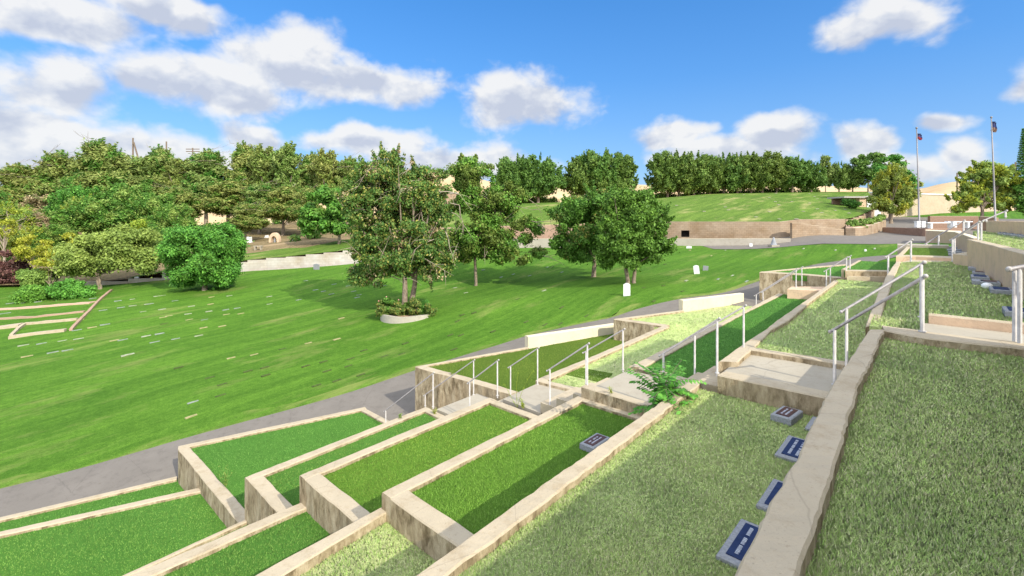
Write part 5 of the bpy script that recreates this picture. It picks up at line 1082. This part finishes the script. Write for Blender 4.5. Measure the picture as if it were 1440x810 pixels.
sp = N(nt, 'ShaderNodeSeparateXYZ'); L(nt, nrm.outputs[0], sp.inputs[0])
def MA(op, a, b=None, c=None, clamp=False):
    n = N(nt, 'ShaderNodeMath', operation=op); n.use_clamp = clamp
    for i, v in enumerate((a, b, c)):
        if v is None: continue
        if isinstance(v, (int, float)): n.inputs[i].default_value = v
        else: L(nt, v, n.inputs[i])
    return n.outputs[0]
AZ = MA('ARCTAN2', sp.outputs['X'], sp.outputs['Y']); EL = MA('ARCSINE', sp.outputs['Z'])
def ang_px(x, y):
    v = Vector(((x-CX)/FX, 1, (HY-y)/FX)).normalized(); return math.atan2(v.x, v.y), math.asin(v.z)
def blob(x, y, rx, ry):
    a0, e0 = ang_px(x, y); a1, _ = ang_px(x+rx, y); _, e1 = ang_px(x, y-ry); return a0, e0, abs(a1-a0), abs(e1-e0)
clouds = [(60,8,150,40),(240,18,100,34),(90,125,95,66),(30,190,160,74),(215,112,85,46),(405,88,95,64),(320,128,120,46),(535,112,105,36),(150,215,170,42),(730,148,90,46),(520,203,110,26),(640,228,130,30),(350,190,70,24),
          (1245,30,105,44),(1430,128,55,34),(1322,168,42,19),(945,190,44,24),(1090,195,58,34),(1030,222,120,26),(1212,205,48,26),(1345,216,46,30),(1260,240,90,20),(-200,140,200,110),(1600,110,130,80)]
def vec2(dx=0, dy=0):
    cb = N(nt, 'ShaderNodeCombineXYZ'); L(nt, MA('ADD', AZ, dx), cb.inputs[0]); L(nt, MA('MULTIPLY', MA('ADD', EL, dy), 1.35), cb.inputs[1]); return cb.outputs[0]
def cn(vec, sc, det, ro=.55, ds=.0):
    n = N(nt, 'ShaderNodeTexNoise', noise_dimensions='2D'); n.inputs['Scale'].default_value = sc; n.inputs['Detail'].default_value = det; n.inputs['Roughness'].default_value = ro; n.inputs['Distortion'].default_value = ds; L(nt, vec, n.inputs['Vector']); return n.outputs['Fac']
def vor(vec, sc):
    n = N(nt, 'ShaderNodeTexVoronoi', feature='F1', voronoi_dimensions='2D'); n.inputs['Scale'].default_value = sc; n.inputs['Detail'].default_value = 2.5; n.inputs['Roughness'].default_value = .5; n.inputs['Lacunarity'].default_value = 2.3; n.normalize = True; L(nt, vec, n.inputs['Vector']); return n.outputs['Distance']
def billow(dx=0, dy=0):
    v = vec2(dx, dy); w = N(nt, 'ShaderNodeTexNoise', noise_dimensions='2D'); w.inputs['Scale'].default_value = 9; w.inputs['Detail'].default_value = 4; L(nt, v, w.inputs['Vector'])
    vv = N(nt, 'ShaderNodeVectorMath', operation='MULTIPLY_ADD'); L(nt, w.outputs['Color'], vv.inputs[0]); vv.inputs[1].default_value = (.07,.07,.07); L(nt, v, vv.inputs[2])
    f = cn(v, 6.5, 8, .55); return MA('ADD', MA('MULTIPLY', f, 1.0), MA('MULTIPLY', MA('SUBTRACT', .45, vor(vv.outputs[0], 13)), .55))
base_v = vec2()
wz = MA('MULTIPLY', MA('SUBTRACT', cn(base_v, 4, 3), .5), .10); wz2 = MA('MULTIPLY', MA('SUBTRACT', cn(vec2(3.3, 1.7), 5, 3, .6), .5), .07)
AZw = MA('ADD', AZ, wz); ELw = MA('ADD', EL, wz2)
cbw = N(nt, 'ShaderNodeCombineXYZ'); L(nt, AZw, cbw.inputs[0]); L(nt, ELw, cbw.inputs[1]); VW = cbw.outputs[0]
def ell(a0, e0, ra, re):
    n = N(nt, 'ShaderNodeVectorMath', operation='MULTIPLY_ADD'); L(nt, VW, n.inputs[0]); n.inputs[1].default_value = (1/ra, 1/re, 0); n.inputs[2].default_value = (-a0/ra, -e0/re, 0)
    m = N(nt, 'ShaderNodeVectorMath', operation='LENGTH'); L(nt, n.outputs[0], m.inputs[0]); return m.outputs['Value']
rm = None; rs = None
for c in clouds:
    a0, e0, ra, re = blob(*c); q1 = ell(a0, e0, ra, re); q2 = ell(a0, e0+re*.55, ra*1.15, re)
    rm = q1 if rm is None else MA('SMOOTH_MIN', rm, q1, .2); rs = q2 if rs is None else MA('MINIMUM', rs, q2)
field = MA('SUBTRACT', 1.0, rm); low = MA('MULTIPLY', MA('SUBTRACT', MA('MINIMUM', rm, 1.0), MA('MINIMUM', rs, 1.4)), .55)
# unseen broken cloud, overhead and behind the camera, added and brightened to fill shade
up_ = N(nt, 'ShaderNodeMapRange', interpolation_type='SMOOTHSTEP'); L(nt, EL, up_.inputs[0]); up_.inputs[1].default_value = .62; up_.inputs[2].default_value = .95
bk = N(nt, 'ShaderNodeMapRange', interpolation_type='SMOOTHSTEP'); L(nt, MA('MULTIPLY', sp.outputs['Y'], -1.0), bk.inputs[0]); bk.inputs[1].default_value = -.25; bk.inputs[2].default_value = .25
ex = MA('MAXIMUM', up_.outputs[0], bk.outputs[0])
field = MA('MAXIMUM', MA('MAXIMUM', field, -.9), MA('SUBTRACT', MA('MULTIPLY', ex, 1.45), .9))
n1 = billow(); n2 = billow(-.018, .026)
dens = MA('ADD', MA('MULTIPLY', field, .95), MA('MULTIPLY', MA('SUBTRACT', n1, .5), 1.35))
mask = N(nt, 'ShaderNodeMapRange', interpolation_type='SMOOTHSTEP'); L(nt, dens, mask.inputs[0]); mask.inputs[1].default_value = -.10; mask.inputs[2].default_value = .52
rel = MA('MULTIPLY', MA('SUBTRACT', n1, n2), 2.5); sh = MA('ADD', MA('ADD', .62, rel), MA('MULTIPLY', low, 1.6))
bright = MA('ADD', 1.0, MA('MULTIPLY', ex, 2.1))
shr = ramp(nt, sh, [(.05, (1.85,1.99,2.35)), (.42, (2.3,2.4,2.62)), (.85, (2.95,2.94,2.92))])
hz = N(nt, 'ShaderNodeMapRange'); L(nt, EL, hz.inputs[0]); hz.inputs[1].default_value = 0; hz.inputs[2].default_value = .62; hz.inputs[3].default_value = .85; hz.inputs[4].default_value = .25
clear = mix(nt, hz.outputs[0], hsn.outputs[0], ramp(nt, EL, [(0.0, (1.0,1.62,2.62)), (.28, (.40,1.06,2.45)), (.6, (.17,.70,2.1))]))
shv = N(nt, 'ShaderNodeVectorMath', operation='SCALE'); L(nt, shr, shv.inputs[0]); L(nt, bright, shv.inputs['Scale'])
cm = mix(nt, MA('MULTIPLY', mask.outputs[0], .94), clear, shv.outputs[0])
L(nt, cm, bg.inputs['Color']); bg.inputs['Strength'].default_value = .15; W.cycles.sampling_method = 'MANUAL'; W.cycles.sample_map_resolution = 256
sd = bpy.data.lights.new('sun', 'SUN'); sd.energy = 2.75; sd.angle = R(.53); sd.color = (1,.94,.83); so = bpy.data.objects.new('sun', sd); COL.objects.link(so)
so.rotation_euler = trav.to_track_quat('-Z','Y').to_euler(); so.location = (20,-10,40)

# ------------------------------------------------------------------ camera
cd = bpy.data.cameras.new('camera'); cam = bpy.data.objects.new('camera', cd); COL.objects.link(cam); S.camera = cam
cd.sensor_width = 36; cd.lens = FX/1440*36; cd.shift_y = -(405-HY)/1440; cd.clip_end = 6000; cd.clip_start = .05
cam.location = (0,0,CZ); cam.rotation_euler = (R(90),0,0)
vs = S.view_settings; vs.view_transform = 'Standard'; vs.look = 'None'; vs.gamma = 1; vs.exposure = 1.08
S.render.resolution_x = 1024; S.render.resolution_y = 576
S.cycles.max_bounces = 5; S.cycles.diffuse_bounces = 3; S.cycles.transmission_bounces = 3; S.cycles.transparent_max_bounces = 4
